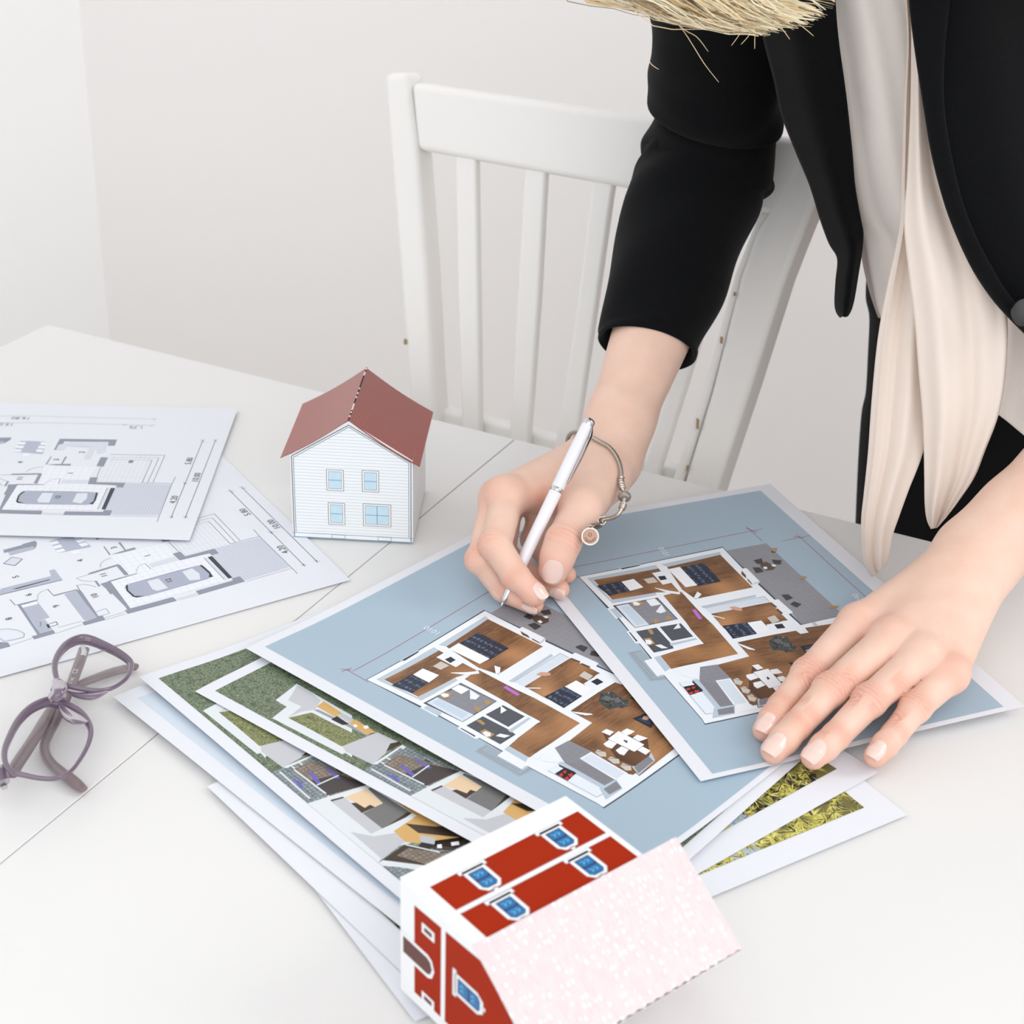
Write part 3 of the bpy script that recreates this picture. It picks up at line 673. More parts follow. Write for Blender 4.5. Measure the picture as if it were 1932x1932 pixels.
def shapes(items):
    out = []
    for ty, key, w, txt, rest, pts in items:
        if ty == 'P': out.append((key, pts))
        elif ty == 'L': out += [(key, p) for p in line_polys(pts, w)]
        elif ty == 'D': out += [(key, p) for p in line_polys(pts, w, 2.6)]
        elif ty == 'O':
            r = w*0.93; c = pts[0]; q = [(c[0]+r*math.cos(a), c[1]+r*math.sin(a)) for a in np.linspace(0, 2*math.pi, 25)]
            out.append(('paperw', q[:-1])); out += [(key, p) for p in line_polys(q, 0.28)]
        elif ty == 'T':
            d, u = DIRS[rest[0]]; out += [(key, p) for p in text_polys(txt, w*(1.45 if key != 'txt' else 1.0), pts[0], d, u)]
    return out
def sheet(name, label, pose, base, lift, group, prints, pname, clip=None, wave=0.0004, curl=None, lu=297):
    """an A4 sheet: pose = corner x, y, angle; edge v = 0 lifted by lift"""
    ze = base+lift; ox, oy = pose[0]*(1-ze/H), pose[1]*(1-ze/H); c, s = math.cos(pose[2]), math.sin(pose[2])
    ph = random.random()*6
    KU = np.concatenate([np.arange(0, lu-1, 11.0), [lu]]); KV = np.concatenate([np.arange(0, 209, 7.0), [210]])
    ZU = wave*0.5*(1+np.sin(KU/47+ph)); ZV = lift*np.exp(-(KV/38.0)**2)+wave*0.5*(1+np.cos(KV/41+ph))
    ZU -= ZU.min(); ZV -= (wave*0.5*(1+np.cos(KV/41+ph))).min()
    def zf(u, v): return float(np.interp(u, KU, ZU)+np.interp(v, KV, ZV))     # mm -> m, flat inside each cell
    def wp(u, v, dz=0.0): return (c*u/1000-s*v/1000, s*u/1000+c*v/1000, zf(u, v)+dz)
    nu, nv = len(KU), len(KV); V = [wp(u, v) for u in KU for v in KV]
    Fc = [(i*nv+j, (i+1)*nv+j, (i+1)*nv+j+1, i*nv+j+1) for i in range(nu-1) for j in range(nv-1)]
    bs = len(V); V += [(x, y, z-0.0001) for x, y, z in V]; Fc += [tuple(bs+a for a in f[::-1]) for f in Fc]
    rim = [i*nv for i in range(nu)]+[(nu-1)*nv+j for j in range(1, nv)]+[i*nv+nv-1 for i in range(nu-2, -1, -1)]+[j for j in range(nv-2, 0, -1)]
    for a, b in zip(rim, rim[1:]+rim[:1]): Fc.append((b, a, a+bs, b+bs))
    o = obj(name, V, Fc, m_paper, smooth=True); o.location = (ox, oy, base); tag(o, label, 'paper', group)
    if prints:
        keys = []; bm = bmesh.new(); ordl = bm.faces.layers.int.new('ord')
        for k, (key, pts) in enumerate(prints):
            if key not in keys: keys.append(key)
            q = [p for i, p in enumerate(pts) if p != pts[i-1]]
            if len(q) < 3: continue
            A = sum(q[i-1][0]*q[i][1]-q[i][0]*q[i-1][1] for i in range(len(q)))
            if A < 0: q = q[::-1]
            f = bm.faces.new([bm.verts.new((x, y, 0)) for x, y in q]); f.material_index = keys.index(key); f[ordl] = k
        bm.normal_update(); bmesh.ops.triangulate(bm, faces=bm.faces[:])
        def cut(co, no, clear=False):
            bmesh.ops.bisect_plane(bm, geom=bm.verts[:]+bm.edges[:]+bm.faces[:], plane_co=co, plane_no=no, clear_outer=clear, dist=1e-4)
        if clip:
            u0, v0, u1, v1 = clip; cut((u0, 0, 0), (-1, 0, 0), True); cut((u1, 0, 0), (1, 0, 0), True); cut((0, v0, 0), (0, -1, 0), True); cut((0, v1, 0), (0, 1, 0), True)
        for u in KU[1:-1]: cut((u, 0, 0), (1, 0, 0))
        for v in KV[1:-1]: cut((0, v, 0), (0, 1, 0))
        uvl = bm.loops.layers.uv.new('UVMap'); n = max(1, len(prints)); st = min(2.5e-6, 3.5e-4/n)
        for f in bm.faces:
            f.smooth = True
            for l in f.loops: l[uvl].uv = (l.vert.co.x, l.vert.co.y)
        done = set()
        for f in bm.faces:
            dz = 0.00004+f[ordl]*st
            for v in f.verts:
                if v in done: continue
                done.add(v); v.co = wp(v.co.x, v.co.y, dz)
        me = bpy.data.meshes.new(pname); bm.to_mesh(me); bm.free()
        for key in keys: me.materials.append(pmat(key, *INK[key]))
        po = bpy.data.objects.new(pname, me); COL.objects.link(po); po.parent = o
    return o
# WARNING-free layering: verts are never shared between shapes, so each keeps its own level
R = math.radians
PLANS = shapes(parse(PLAN)); GREENS = shapes(parse(GREEN)); DWGS = shapes(parse(DWG))
P1 = (-0.00903612, 1.03281673, -1.17623824); P2 = (-0.15840091, 0.87393374, -0.70244655)
G1 = (-.2156, .8395, R(-48.3)); G2 = (-.1807, .8270, R(-38.0))
D1 = (-0.21575, 1.00533, 1.572173); D2 = (-0.103292, 0.958654, 2.138275)
CL = (7, 9, 293.3, 198)
def needles(seed):
    r = random.Random(seed); out = [('nbase', [(6, 6), (291, 6), (291, 204), (6, 204)])]+[('ndark', [(x+r.uniform(8, 16)*math.cos(a*1.047), y+r.uniform(6, 13)*math.sin(a*1.047)) for a in range(6)]) for x, y in [(r.uniform(10, 285), r.uniform(15, 60)) for _ in range(16)]]
    for x, y, w, h in ((70, 10, 26, 30), (120, 30, 22, 20), (150, 8, 24, 14), (40, 8, 14, 18), (190, 10, 20, 16)):
        out.append(('nsky', [(x, y), (x+w, y-3), (x+w+4, y+h), (x-2, y+h+4)]))
    for x in (95, 140, 175): out.append(('nwhite', [(x, 0), (x+4, 0), (x+10, 30), (x+5, 30)]))
    for i in range(330):
        cx, cy = r.uniform(110, 288), r.uniform(4, 62); R0 = r.uniform(5, 11); a0 = r.uniform(0, 6.28); sp = r.uniform(2.6, 5.5)
        for k in range(r.randint(16, 26)):
            a = a0+r.uniform(0, sp); l = R0*r.uniform(0.6, 1.15); w = r.uniform(0.25, 0.55)
            key = r.choice(('needle', 'needle', 'needle2', 'needle3', 'ndark')); t = (math.cos(a), math.sin(a)); n = (-t[1]*w, t[0]*w)
            out.append((key, [(cx+t[0]*1.0+n[0], cy+t[1]*1.0+n[1]), (cx+t[0]*1.0-n[0], cy+t[1]*1.0-n[1]), (cx+t[0]*l, cy+t[1]*l)]))
    return out
# drawing sheets: frame u up the right edge, v to the left, so they are 210 x 297 with u short; swap into the sheet's long/short frame
def swap_pose(p):   # origin at the far right corner, long axis runs to the left
    c, s = math.cos(p[2]), math.sin(p[2]); return (p[0]+c*0.210, p[1]+s*0.210, p[2]+math.pi/2)
SW = lambda L: [(k, [(v, 210-u) for u, v in pts]) for k, pts in L]
sheet('paper', 'lower line drawing sheet, reaching under the white model house', swap_pose(D2), .0006, 0.0, None, SW(DWGS), 'printed_drawing', (0, 0, 297, 210))
sheet('paper', 'upper line drawing sheet at the left edge, overlapping the other drawing', swap_pose(D1), .0022, 0.0, None, SW(DWGS), 'printed_drawing', (0, 0, 297, 210), curl=lambda u, v: 0.0)
sheet('paper', 'plain white sheet lowest in the stack, showing below the red model house', (-.029, .587, R(35.2)), .0004, 0.0, None, [('ndark', [(5, 40), (8, 40), (12, 66), (5, 62)])], 'printed_picture', None, lu=262)
sheet('paper', 'pale blue print showing as a strip at the left of the stack', (-.2264, .8185, R(-46.1)), .0010, .0028, None, [('paleblue', [(10, 10), (290, 10), (290, 200), (10, 200)])], 'printed_picture', None)
sheet('paper', 'white sheet with a yellow yucca print, nearest the lower right', (-.0370, .5715, R(32.4)), .0016, 0.0, None, needles(3), 'printed_picture', (16, 16, 281, 204))
sheet('paper', 'white sheet with a yellow yucca print, just below the fingertips of the flat hand', (-.0230, .5760, R(40.0)), .0023, 0.0, None, needles(5), 'printed_picture', (16, 16, 281, 204), curl=lambda u, v: 0.0)
sheet('paper', 'lower print of grass and cobbles, second sheet from the left of the stack', G1, .0030, .0034, None, GREENS, 'printed_garden_view', (8, 8, 289, 202))
sheet('paper', 'upper print of grass and cobbles, tucked under the left blue floor plan', G2, .0042, .0030, None, GREENS, 'printed_garden_view', (8, 8, 289, 202))
sheet('paper', 'left blue floor plan print, with the pen tip pointing at it', P2, .0056, .0026, None, PLANS, 'printed_floor_plan', CL)
sheet('paper', 'right blue floor plan print, held down by the flat hand', P1, .0068, .0006, None, PLANS, 'printed_floor_plan', CL)
# ================================================================= paper model houses
m_card = mat('white_card', (240, 242, 244), 0.5, spec=0.3, noise=0.006, nscale=60)
m_cardn = mat('card_siding_line', (206, 219, 224), 0.6)
m_cline = mat('card_ink_line', (104, 112, 120), 0.6)
m_cblue = mat('card_blue_line', (120, 158, 184), 0.6)
m_pane = mat('printed_pane', (196, 222, 236), 0.4, noise=0.06, nscale=260)
def flat(name, poly2, o3, ax, ay, off, m, parent, mats=None, mi=None):   # polygons in a plane (metres), lifted by off
    n = np.cross(ax, ay); V = []; Fc = []
    for P in poly2:
        b = len(V); V += [np.array(o3)+ax*x+ay*y+n*off for x, y in P]; Fc.append(tuple(range(b, b+len(P))))
    return obj(name, V, Fc, m, parent, False, mats, mi)
def ring2(x0, x1, y0, y1, w):
    return [[(x0, y0), (x1, y0), (x1, y0+w), (x0, y0+w)], [(x0, y1-w), (x1, y1-w), (x1, y1), (x0, y1)], [(x0, y0+w), (x0+w, y0+w), (x0+w, y1-w), (x0, y1-w)], [(x1-w, y0+w), (x1, y0+w), (x1, y1-w), (x1-w, y1-w)]]
hw, hh, ha, hd = .0812, .0620, .0885, .080
hx = at(553, 1013, .0012); h = empty('paper_model_house', tuple(hx), (0, 0, R(-2.8))); h.rotation_euler = (0, 0, R(-2.8))
tag(h, 'upright white paper model house with a red roof', 'model house')
X, Y, Z = np.array([1.0, 0, 0]), np.array([0, 1.0, 0]), np.array([0, 0, 1.0])
gab = [(0, 0), (hw, 0), (hw, hh), (hw*.485, ha), (0, hh)]
V = [(x, 0, z) for x, z in gab]+[(x, hd, z-(.0035 if z > .01 else 0)) for x, z in gab]
obj('walls', V, [(0, 1, 2, 3, 4), (9, 8, 7, 6, 5), (0, 5, 6, 1), (1, 6, 7, 2), (4, 9, 5, 0)], m_card, h)
sid = []
for i in range(1, 37):
    z = i*.0023+.003; x0, x1 = .0016, hw-.0022
    if z > hh-.001:
        k = (z-hh)/(ha-hh); x0 = hw*.485*k+.003; x1 = hw-(hw*.515)*k-.004
    if x1 > x0: sid.append([(x0, z), (x1, z), (x1, z+.00045), (x0, z+.00045)])
flat('siding', sid, (0, 0, 0), X, Z, .00005, m_cardn, h)
tr = line_polys([(.001, .001), (.001, hh-.001), (hw*.485, ha-.003), (hw-.0012, hh-.0015), (hw-.0012, .001)], .0006)+line_polys([(.0022, .004), (.0022, hh-.002), (hw*.485, ha-.0045), (hw-.0026, hh-.002), (hw-.0026, .004)], .00035)
flat('corner_trim', tr, (0, 0, 0), X, Z, .00008, m_cline, h)
ft = line_polys([(0, .0036), (hw, .0036)], .0004)+line_polys([(0, .0004), (hw, .0004)], .0007)
for x0 in (.0262, .0575): ft += ring2(x0, x0+.0094, .0006, .0036, .0003)
flat('plinth_line', ft, (0, 0, 0), X, Z, .00010, m_cblue, h)
for x0, x1, z0, z1, nx in ((.0238, .0353, .0368, .0526, 1), (.0475, .0588, .0372, .0532, 1), (.0244, .0357, .0112, .0278, 1), (.0478, .0667, .0114, .0284, 2)):
    w = flat('window', [[(x0, z0), (x1, z0), (x1, z1), (x0, z1)]], (0, 0, 0), X, Z, .00012, m_card, h)
    flat('window_frame', ring2(x0, x1, z0, z1, .00035)+ring2(x0+.0014, x1-.0014, z0+.0014, z1-.0014, .0003), (0, 0, 0), X, Z, .00016, m_cline, w)
    xs = np.linspace(x0+.0018, x1-.0018, nx+1); zm = (z0+z1)/2
    for a, b in zip(xs[:-1], xs[1:]):
        for c, d in ((z0+.0018, zm-.0002), (zm+.0002, z1-.0018)):
            p = flat('pane', [[(a+.0002, c), (b-.0002, c), (b-.0002, d), (a+.0002, d)]], (0, 0, 0), X, Z, .00014, m_pane, w)
    flat('window_bar', line_polys([(x0+.0016, zm), (x1-.0016, zm)], .0005)+([line_polys([((x0+x1)/2, z0+.0016), ((x0+x1)/2, z1-.0016)], .0005)[0]] if nx == 2 else []), (0, 0, 0), X, Z, .00018, m_cblue, w)
# roof: two thin sheets that sag a little between ridge and eave
def rooftile(name, rgb, lines):
    m = bpy.data.materials.new(name); m.use_nodes = True; nt = m.node_tree; b = nt.nodes['Principled BSDF']; b.inputs['Roughness'].default_value = 0.34; b.inputs['Specular IOR Level'].default_value = 0.6; b.inputs['Coat Weight'].default_value = 0.35; b.inputs['Coat Roughness'].default_value = 0.3
    c = lin(rgb); tc = nt.nodes.new('ShaderNodeTexCoord'); w = nt.nodes.new('ShaderNodeTexBrick'); w.inputs['Scale'].default_value = 1.0; w.inputs['Mortar Size'].default_value = 0.0003; w.inputs['Brick Width'].default_value = 0.0042; w.inputs['Row Height'].default_value = 0.0016
    w.inputs['Color1'].default_value = (*c, 1); w.inputs['Color2'].default_value = (*[v*0.92 for v in c], 1); w.inputs['Mortar'].default_value = (*[v*0.68 for v in c], 1)
    mp = nt.nodes.new('ShaderNodeMapping'); mp.inputs['Rotation'].default_value = (0, 0, R(90)); nt.links.new(tc.outputs['Object'], mp.inputs[0]); nt.links.new(mp.outputs[0], w.inputs['Vector']); nt.links.new(w.outputs['Color'], b.inputs['Base Color']); return m
m_roof = rooftile('red_printed_roof', (158, 60, 46), True); m_edge = mat('torn_card_edge', (74, 40, 36), 0.8); m_edgew = mat('torn_card_white', (232, 220, 214), 0.8)
rx = hw*.485; rz = ha+.0012
def roofsheet(xe, ze, y0, y1):
    n, k = 12, 10; V = []
    for i in range(n):
        t = i/(n-1); x = rx+(xe-rx)*t; z = rz+(ze-rz)*t-.0016*math.sin(math.pi*t)
        for j in range(k): V.append((x, (y0-.0012)+(y1-y0+.0024)*j/(k-1), z))
    b = len(V); V += [(x, y, z-.0004) for x, y, z in V]; F0 = [(i*k+j, i*k+j+1, (i+1)*k+j+1, (i+1)*k+j) for i in range(n-1) for j in range(k-1)]
    Fc = F0+[tuple(a+b for a in f[::-1]) for f in F0]
    rim = [j for j in range(k)]+[i*k+k-1 for i in range(1, n)]+[(n-1)*k+j for j in range(k-2, -1, -1)]+[i*k for i in range(n-2, 0, -1)]
    Fc += [(a, b2, b2+b, a+b) for a, b2 in zip(rim, rim[1:]+rim[:1])]
    return obj('roof_panel', V, Fc, m_roof, h, False)
ry1 = .0835
roofsheet(-.0062, hh-.0022, 0, ry1); roofsheet(hw+.0048, hh-.0035, 0, ry1)
rb = [(rx-.0004, y, rz+.0002) for y in (0, 1)]
rd = random.Random(2); Vd = []; Fd = []; mi = []
y = -.001
while y < ry1+.001:
    l = rd.uniform(.0008, .003); v, f = boxv(rx-.0003, rx+.0006, y, y+l, rz-.0003, rz+.00025); Vd, Fd = merge([(Vd, Fd), (v, f)]); mi += [rd.choice((0, 0, 1))]*6; y += l
obj('ridge_seam', Vd, Fd, None, h, False, [m_edge, m_edgew], mi)
# ---- red house lying on its back wall near the camera
m_red = mat('red_printed_wall', (162, 42, 12), 0.55, spec=0.1, noise=0.03, nscale=120)
m_pb = mat('printed_blue_glass', (24, 112, 172), 0.4); m_pn = mat('printed_navy', (46, 44, 96), 0.5); m_pl = mat('printed_pale_stroke', (120, 190, 222), 0.4); m_gin = mat('grey_ink', (170, 168, 178), 0.6); m_door = mat('printed_brown_door', (98, 58, 52), 0.5)
zb, zt = .0072, .0718; T1 = at(755, 1655, zt); ang = R(39.8); BX = np.array([math.cos(ang), math.sin(ang), 0]); BY = np.array([math.sin(ang), -math.cos(ang), 0]); BZ = Z
Wd, Hh, Dp = .0950, .0560, zt-zb; rl = .0420    # length, wall height, depth, ridge rise
h2 = empty('paper_model_house', (T1[0], T1[1], zb)); tag(h2, 'red paper model house with a pale pink roof, lying on its back on the papers', 'model house')
O = np.zeros(3)
def q3(x, y, z): return BX*x+BY*y+BZ*z
cs = [(0, 0), (0, Dp), (Hh, Dp), (Hh+rl, Dp*.5), (Hh, 0)]    # gable outline in (y, z)
V = [q3(0, y, z) for y, z in cs]+[q3(Wd, y, z) for y, z in cs]
obj('walls', V, [(0, 1, 2, 3, 4), (9, 8, 7, 6, 5), (0, 5, 6, 1), (1, 6, 7, 2), (4, 9, 5, 0)], m_card, h2)
top = q3(0, 0, Dp)
def onf(name, polys, off, m, par=None): return flat(name, polys, top, BX, BY, -off, m, par or h2)
fx0, fx1, fy0 = .0048, Wd-.0030, .0130
onf('printed_wall', [[(fx0+.0015, fy0), (fx1, fy0-.001), (fx1, Hh-.0024), (fx0+.0015, Hh-.0024)]], .00006, m_red)
ym = fy0+(Hh-fy0)*.47
onf('wall_band', [[(fx0+.0015, ym-.0013), (fx1+.001, ym-.0013), (fx1+.001, ym+.0013), (fx0+.0015, ym+.0013)]], .0001, m_card)
onf('band_ink', line_polys([(fx0+.0015, ym-.0014), (fx1, ym-.0014)], .0003)+line_polys([(fx0+.0015, ym+.0014), (fx1, ym+.0014)], .0003), .00012, m_gin)
def capwin(name, cx, cy, s, F, off=.00013, w=.0108, hgt=.0172, glass=None):
    """a printed window lying along +y (its top at +y side), F maps (x, y) polys to an object"""
    a = w/2
    def out(k): return [(cx-a*k-(.0016 if 0 else 0), cy), (cx+a*k, cy), (cx+a*k, cy+hgt*.80*k), (cx+a*.55*k, cy+hgt*k), (cx-a*.55*k, cy+hgt*k), (cx-a*k, cy+hgt*.80*k)]
    o = F(name, [out(1.0), [(cx-a*1.28, cy-.0012), (cx+a*1.28, cy-.0012), (cx+a*1.28, cy+.0014), (cx-a*1.28, cy+.0014)], [(cx-.0012, cy+hgt-.0006), (cx+.0012, cy+hgt-.0006), (cx+.0009, cy+hgt+.0014), (cx-.0009, cy+hgt+.0014)]], off, m_card)
    F('window_ink', line_polys([(cx-a*1.28, cy+.0014), (cx-a*1.28, cy-.0012), (cx+a*1.28, cy-.0012), (cx+a*1.28, cy+.0014), (cx+a, cy+.0014)]+out(1.0)[2:]+[(cx-a, cy+.0014), (cx-a*1.28, cy+.0014)], .00028), off+.00003, m_gin, o)
    g = a*.60; y0, y1 = cy+.0030, cy+hgt*.86; yd = (y0+y1)/2
    F('window_frame', [[(cx-g-.0006, y0-.0006), (cx+g+.0006, y0-.0006), (cx+g+.0006, y1-.001), (cx+g*.7, y1+.0006), (cx-g*.7, y1+.0006), (cx-g-.0006, y1-.001)]], off+.00003, m_pn, o)
    for c, d in ((y0, yd-.0005), (yd+.0005, y1)):
        F('pane', [[(cx-g, c), (cx+g, c), (cx+g, d-.0008), (cx+g*.7, d), (cx-g*.7, d), (cx-g, d-.0008)]], off+.00006, glass or m_pb, o)
        F('glint', line_polys([(cx-g*.6, c+.0012), (cx-g*.1, c+.0024), (cx-g*.5, c+.0036)], .0005)+line_polys([(cx+g*.1, c+.0012), (cx+g*.6, c+.0024), (cx+g*.2, c+.0036)], .0005), off+.00008, m_pl, o)
    return o
for cx, cy in ((.0285, fy0+.0010), (.0730, fy0+.0006), (.0262, ym+.0030), (.0710, ym+.0026)):
    capwin('window', cx, cy, 1, onf, hgt=.0166, w=.0118)
# gable end facing the lower left: coordinates (y along the wall height, z)
m_red2 = m_red
def ong(name, polys, off, m, par=None): return flat(name, [[(y, z) for y, z in P] for P in polys], O, BY, BZ, off, m, par or h2)
gx0, gx1 = .0105, .0300
ong('printed_wall', [[(gx0, .0060), (Hh+.002, .0060), (Hh+rl-.008, Dp*.5), (Hh+.002, Dp-.0060), (gx0, Dp-.0085)]], .00006, m_red)
ong('wall_band', [[(gx1, .004), (gx1+.0030, .004), (gx1+.0030, Dp-.004), (gx1, Dp-.004)]], .0001, m_card)
dz = Dp*.44
ar = [(.0008, dz-.0066), (.0008, dz+.0066), (.0205, dz+.0066), (.0235, dz+.0050), (.0252, dz), (.0235, dz-.0050), (.0205, dz-.0066)]
dr = ong('door', [[(y*1.0, z) for y, z in ar]], .00012, m_card)
ong('door_leaf', [[(.0022, dz-.0046), (.0022, dz+.0046), (.0200, dz+.0046), (.0222, dz+.0034), (.0235, dz), (.0222, dz-.0034), (.0200, dz-.0046)]], .00016, m_door, dr)
for z in (Dp*.74, Dp*.13):
    w = ong('small_window', [[(.0160, z-.0028), (.0252, z-.0028), (.0252, z+.0028), (.0160, z+.0028)]], .00012, m_card)
    ong('pane', [[(.0178, z-.0012), (.0234, z-.0012), (.0234, z+.0012), (.0178, z+.0012)]], .00016, m_door, w)
def ong2(name, polys, off, m, par=None): return ong(name, [[(y, x) for x, y in P] for P in polys], off, m, par)
def ong3(name, polys, off, m, par=None): return flat(name, [[(y, x) for x, y in P][::-1] for P in polys], O, BY, BZ, off, m, par or h2)
capwin('window', Dp*.52, gx1+.0095, 1, ong3, hgt=.0200, w=.0120)
# roof in two thin sheets with printed pale shingles and a toothed lower edge
def shingles():
    m = bpy.data.materials.new('pale_shingle_print'); m.use_nodes = True; nt = m.node_tree; b = nt.nodes['Principled BSDF']; b.inputs['Roughness'].default_value = 0.45; N = nt.nodes.new; L = nt.links.new
    tc = N('ShaderNodeUVMap'); q = N('ShaderNodeTexBrick'); q.offset = 0.5; q.inputs['Scale'].default_value = 1.0; q.inputs['Mortar Size'].default_value = 0.35; q.inputs['Mortar Smooth'].default_value = 0.9; q.inputs['Brick Width'].default_value = 4.2; q.inputs['Row Height'].default_value = 1.9; q.inputs['Bias'].default_value = -0.1
    q.inputs['Color1'].default_value = (*lin((220, 198, 202)), 1); q.inputs['Color2'].default_value = (*lin((212, 209, 206)), 1); q.inputs['Mortar'].default_value = (*lin((212, 203, 206)), 1); L(tc.outputs[0], q.inputs['Vector'])
    mp = N('ShaderNodeMapping'); mp.inputs['Scale'].default_value = (0.26, 0.40, 1); L(tc.outputs[0], mp.inputs[0]); v = N('ShaderNodeTexVoronoi'); v.inputs['Scale'].default_value = 1.0; v.inputs['Randomness'].default_value = 0.5; L(mp.outputs[0], v.inputs['Vector'])
    r = N('ShaderNodeMapRange'); r.inputs['From Min'].default_value = 0.34; r.inputs['From Max'].default_value = 0.12; L(v.outputs['Distance'], r.inputs['Value'])
    sep = N('ShaderNodeSeparateColor'); L(v.outputs['Color'], sep.inputs[0]); gt = N('ShaderNodeMath'); gt.operation = 'GREATER_THAN'; gt.inputs[1].default_value = 0.35; L(sep.outputs[0], gt.inputs[0]); mu = N('ShaderNodeMath'); mu.operation = 'MULTIPLY'; L(gt.outputs[0], mu.inputs[0]); L(r.outputs[0], mu.inputs[1])
    mx = N('ShaderNodeMix'); mx.data_type = 'RGBA'; L(mu.outputs[0], mx.inputs['Factor']); L(q.outputs['Color'], mx.inputs['A']); mx.inputs['B'].default_value = (*lin((254, 253, 250)), 1); L(mx.outputs['Result'], b.inputs['Base Color']); return m
m_sh = shingles()
def slope(y0, z0, y1, z1, x0, x1, name):
    n, k = 2, 44; Vt = []; uvs = []
    dv = np.array([y1-y0, z1-z0]); Ls = np.linalg.norm(dv); nn = np.array([-dv[1], dv[0]])/Ls
    if nn[1]*(1 if z0 > Dp*.5 else -1) < 0: nn = -nn
    for j in range(k):
        x = x0+(x1-x0)*j/(k-1)
        for i in range(2):
            t = i; e = (.0007*(j % 2) if i else 0)
            y, z = y0+dv[0]*(t)+dv[0]/Ls*e*i, z0+dv[1]*t+dv[1]/Ls*e*i; Vt.append(q3(x, y+nn[0]*.0004, z+nn[1]*.0004)); uvs.append((t*Ls*1000, x*1000))
    b = len(Vt); n3 = BY*nn[0]+BZ*nn[1]; Vt += [v-n3*.0004 for v in Vt]; F0 = [(j*2, j*2+1, j*2+3, j*2+2) for j in range(k-1)]; Fc = F0+[tuple(a+b for a in f[::-1]) for f in F0]
    rim = [j*2 for j in range(k)]+[j*2+1 for j in range(k-1, -1, -1)]; Fc += [(a, c, c+b, a+b) for a, c in zip(rim, rim[1:]+rim[:1])]
    o = obj(name, Vt, Fc, m_sh, h2); ul = o.data.uv_layers.new(name='UVMap'); uvs = uvs+uvs
    for l in o.data.loops: ul.data[l.index].uv = uvs[l.vertex_index]
    return o
slope(Hh-.0020, Dp+.0012, Hh+rl+.001, Dp*.5+.0006, -.0022, Wd+.0190, 'roof_panel')
slope(Hh-.0020, -.0012+.0018, Hh+rl+.001, Dp*.5-.0006, -.0022, Wd+.0190, 'roof_panel')
# ================================================================= pen
m_penw = mat('pearl_white_barrel', (232, 232, 240), 0.22, spec=0.6, coat=0.4)
m_chr = mat('chrome', (205, 205, 208), 0.16, metal=1.0)
m_silver = mat('aged_silver', (186, 178, 168), 0.3, metal=1.0, noise=0.2, nscale=900)
m_dark = mat('oxidised_silver', (70, 64, 60), 0.5, metal=0.8)
pt = at(945.5, 1144, .0112); pe = at(1114, 790, .107); pd = (pe-pt); PL = np.linalg.norm(pd); pd = pd/PL
pen = empty('pen', tuple(pt)); tag(pen, 'white ballpoint pen with a chrome clip, gripped in the raised hand', 'pen')
pside = np.cross(pd, -FW); pside /= np.linalg.norm(pside); pfr = np.cross(pside, pd)      # pfr faces the camera
if np.dot(pfr, -FW) < 0: pfr = -pfr
if np.dot(pside, RT) < 0: pside = -pside
def lathe(name, prof, m, k=28):       # prof: (distance along the pen from its tip, radius) in mm
    rings = [[pd*s/1000+(pside*math.cos(a)+pfr*math.sin(a))*r/1000 for a in np.linspace(0, 2*math.pi, k, endpoint=False)] for s, r in prof]
    return loft(name, rings, m, pen)
PM = PL*1000
lathe('point', [(0, .25), (.5, .5), (2.2, .8), (2.6, .8)], m_chr)
lathe('tip_cone', [(2.4, .9), (2.8, 1.4), (6, 1.9), (12, 2.7), (14.8, 3.2), (15.2, 3.4), (16, 3.4)], m_chr)
lathe('lower_barrel', [(16, 3.5), (18, 3.75), (40, 4.0), (PM*.60, 4.1), (PM*.605, 3.95)], m_penw)
lathe('ring', [(PM*.605, 4.0), (PM*.607, 4.25), (PM*.625, 4.25), (PM*.627, 4.0)], m_chr)
lathe('upper_barrel', [(PM*.627, 4.0), (PM*.63, 4.2), (PM*.8, 4.15), (PM*.955, 3.8), (PM*.965, 3.7)], m_penw)
lathe('end_cap', [(PM*.965, 3.7), (PM*.97, 3.95), (PM*.985, 3.9), (PM*.995, 3.3), (PM*1.0, 2.2), (PM*1.0, 1.2), (PM*.992, 1.0)], m_chr)
cv = []
cdir = pside*.93+pfr*.37; cdir /= np.linalg.norm(cdir); cs2 = np.cross(pd, cdir)
for s, hgt, w in ((PM*.965, 3.6, 1.8), (PM*.945, 4.8, 1.8), (PM*.92, 5.6, 1.7), (PM*.80, 5.9, 1.5), (PM*.70, 5.4, 1.3), (PM*.668, 4.9, 1.0), (PM*.66, 4.4, .6)):
    c0 = pd*s/1000+cdir*hgt/1000; cv.append([c0+cs2*w/1000-cdir*.0003, c0+cs2*w/1000+cdir*.0002, c0+cdir*.0005, c0-cs2*w/1000+cdir*.0002, c0-cs2*w/1000-cdir*.0003])
loft('clip', cv, m_chr, pen)
# ================================================================= spectacles (folded, front rims up, temples underneath)
def glassmat():
    m = mat('translucent_mauve_acetate', (128, 110, 130), 0.14, spec=0.6, noise=0.25, nscale=22, ior=1.49); b = m.node_tree.nodes['Principled BSDF']; b.inputs['Transmission Weight'].default_value = 0.35; b.inputs['Coat Weight'].default_value = 0.5; return m
m_gl = glassmat(); m_gd = mat('brown_mauve_temple', (124, 106, 108), 0.3, spec=0.6, noise=0.18, nscale=60, coat=0.4)
m_lens = mat('lens_glass', (250, 250, 252), 0.02, trans=1.0, ior=1.12)
gz = .020
sp0 = at(115, 1310, 0.0); sp = empty('eyeglasses', (sp0[0], sp0[1], 0.0)); tag(sp, 'folded mauve translucent eyeglasses lying on the table beside the papers', 'eyeglasses')
def rel(P): return np.array(P)-np.array(sp.location)
c9 = lambda a, b: (a/5.683, 1180+b/5.683)
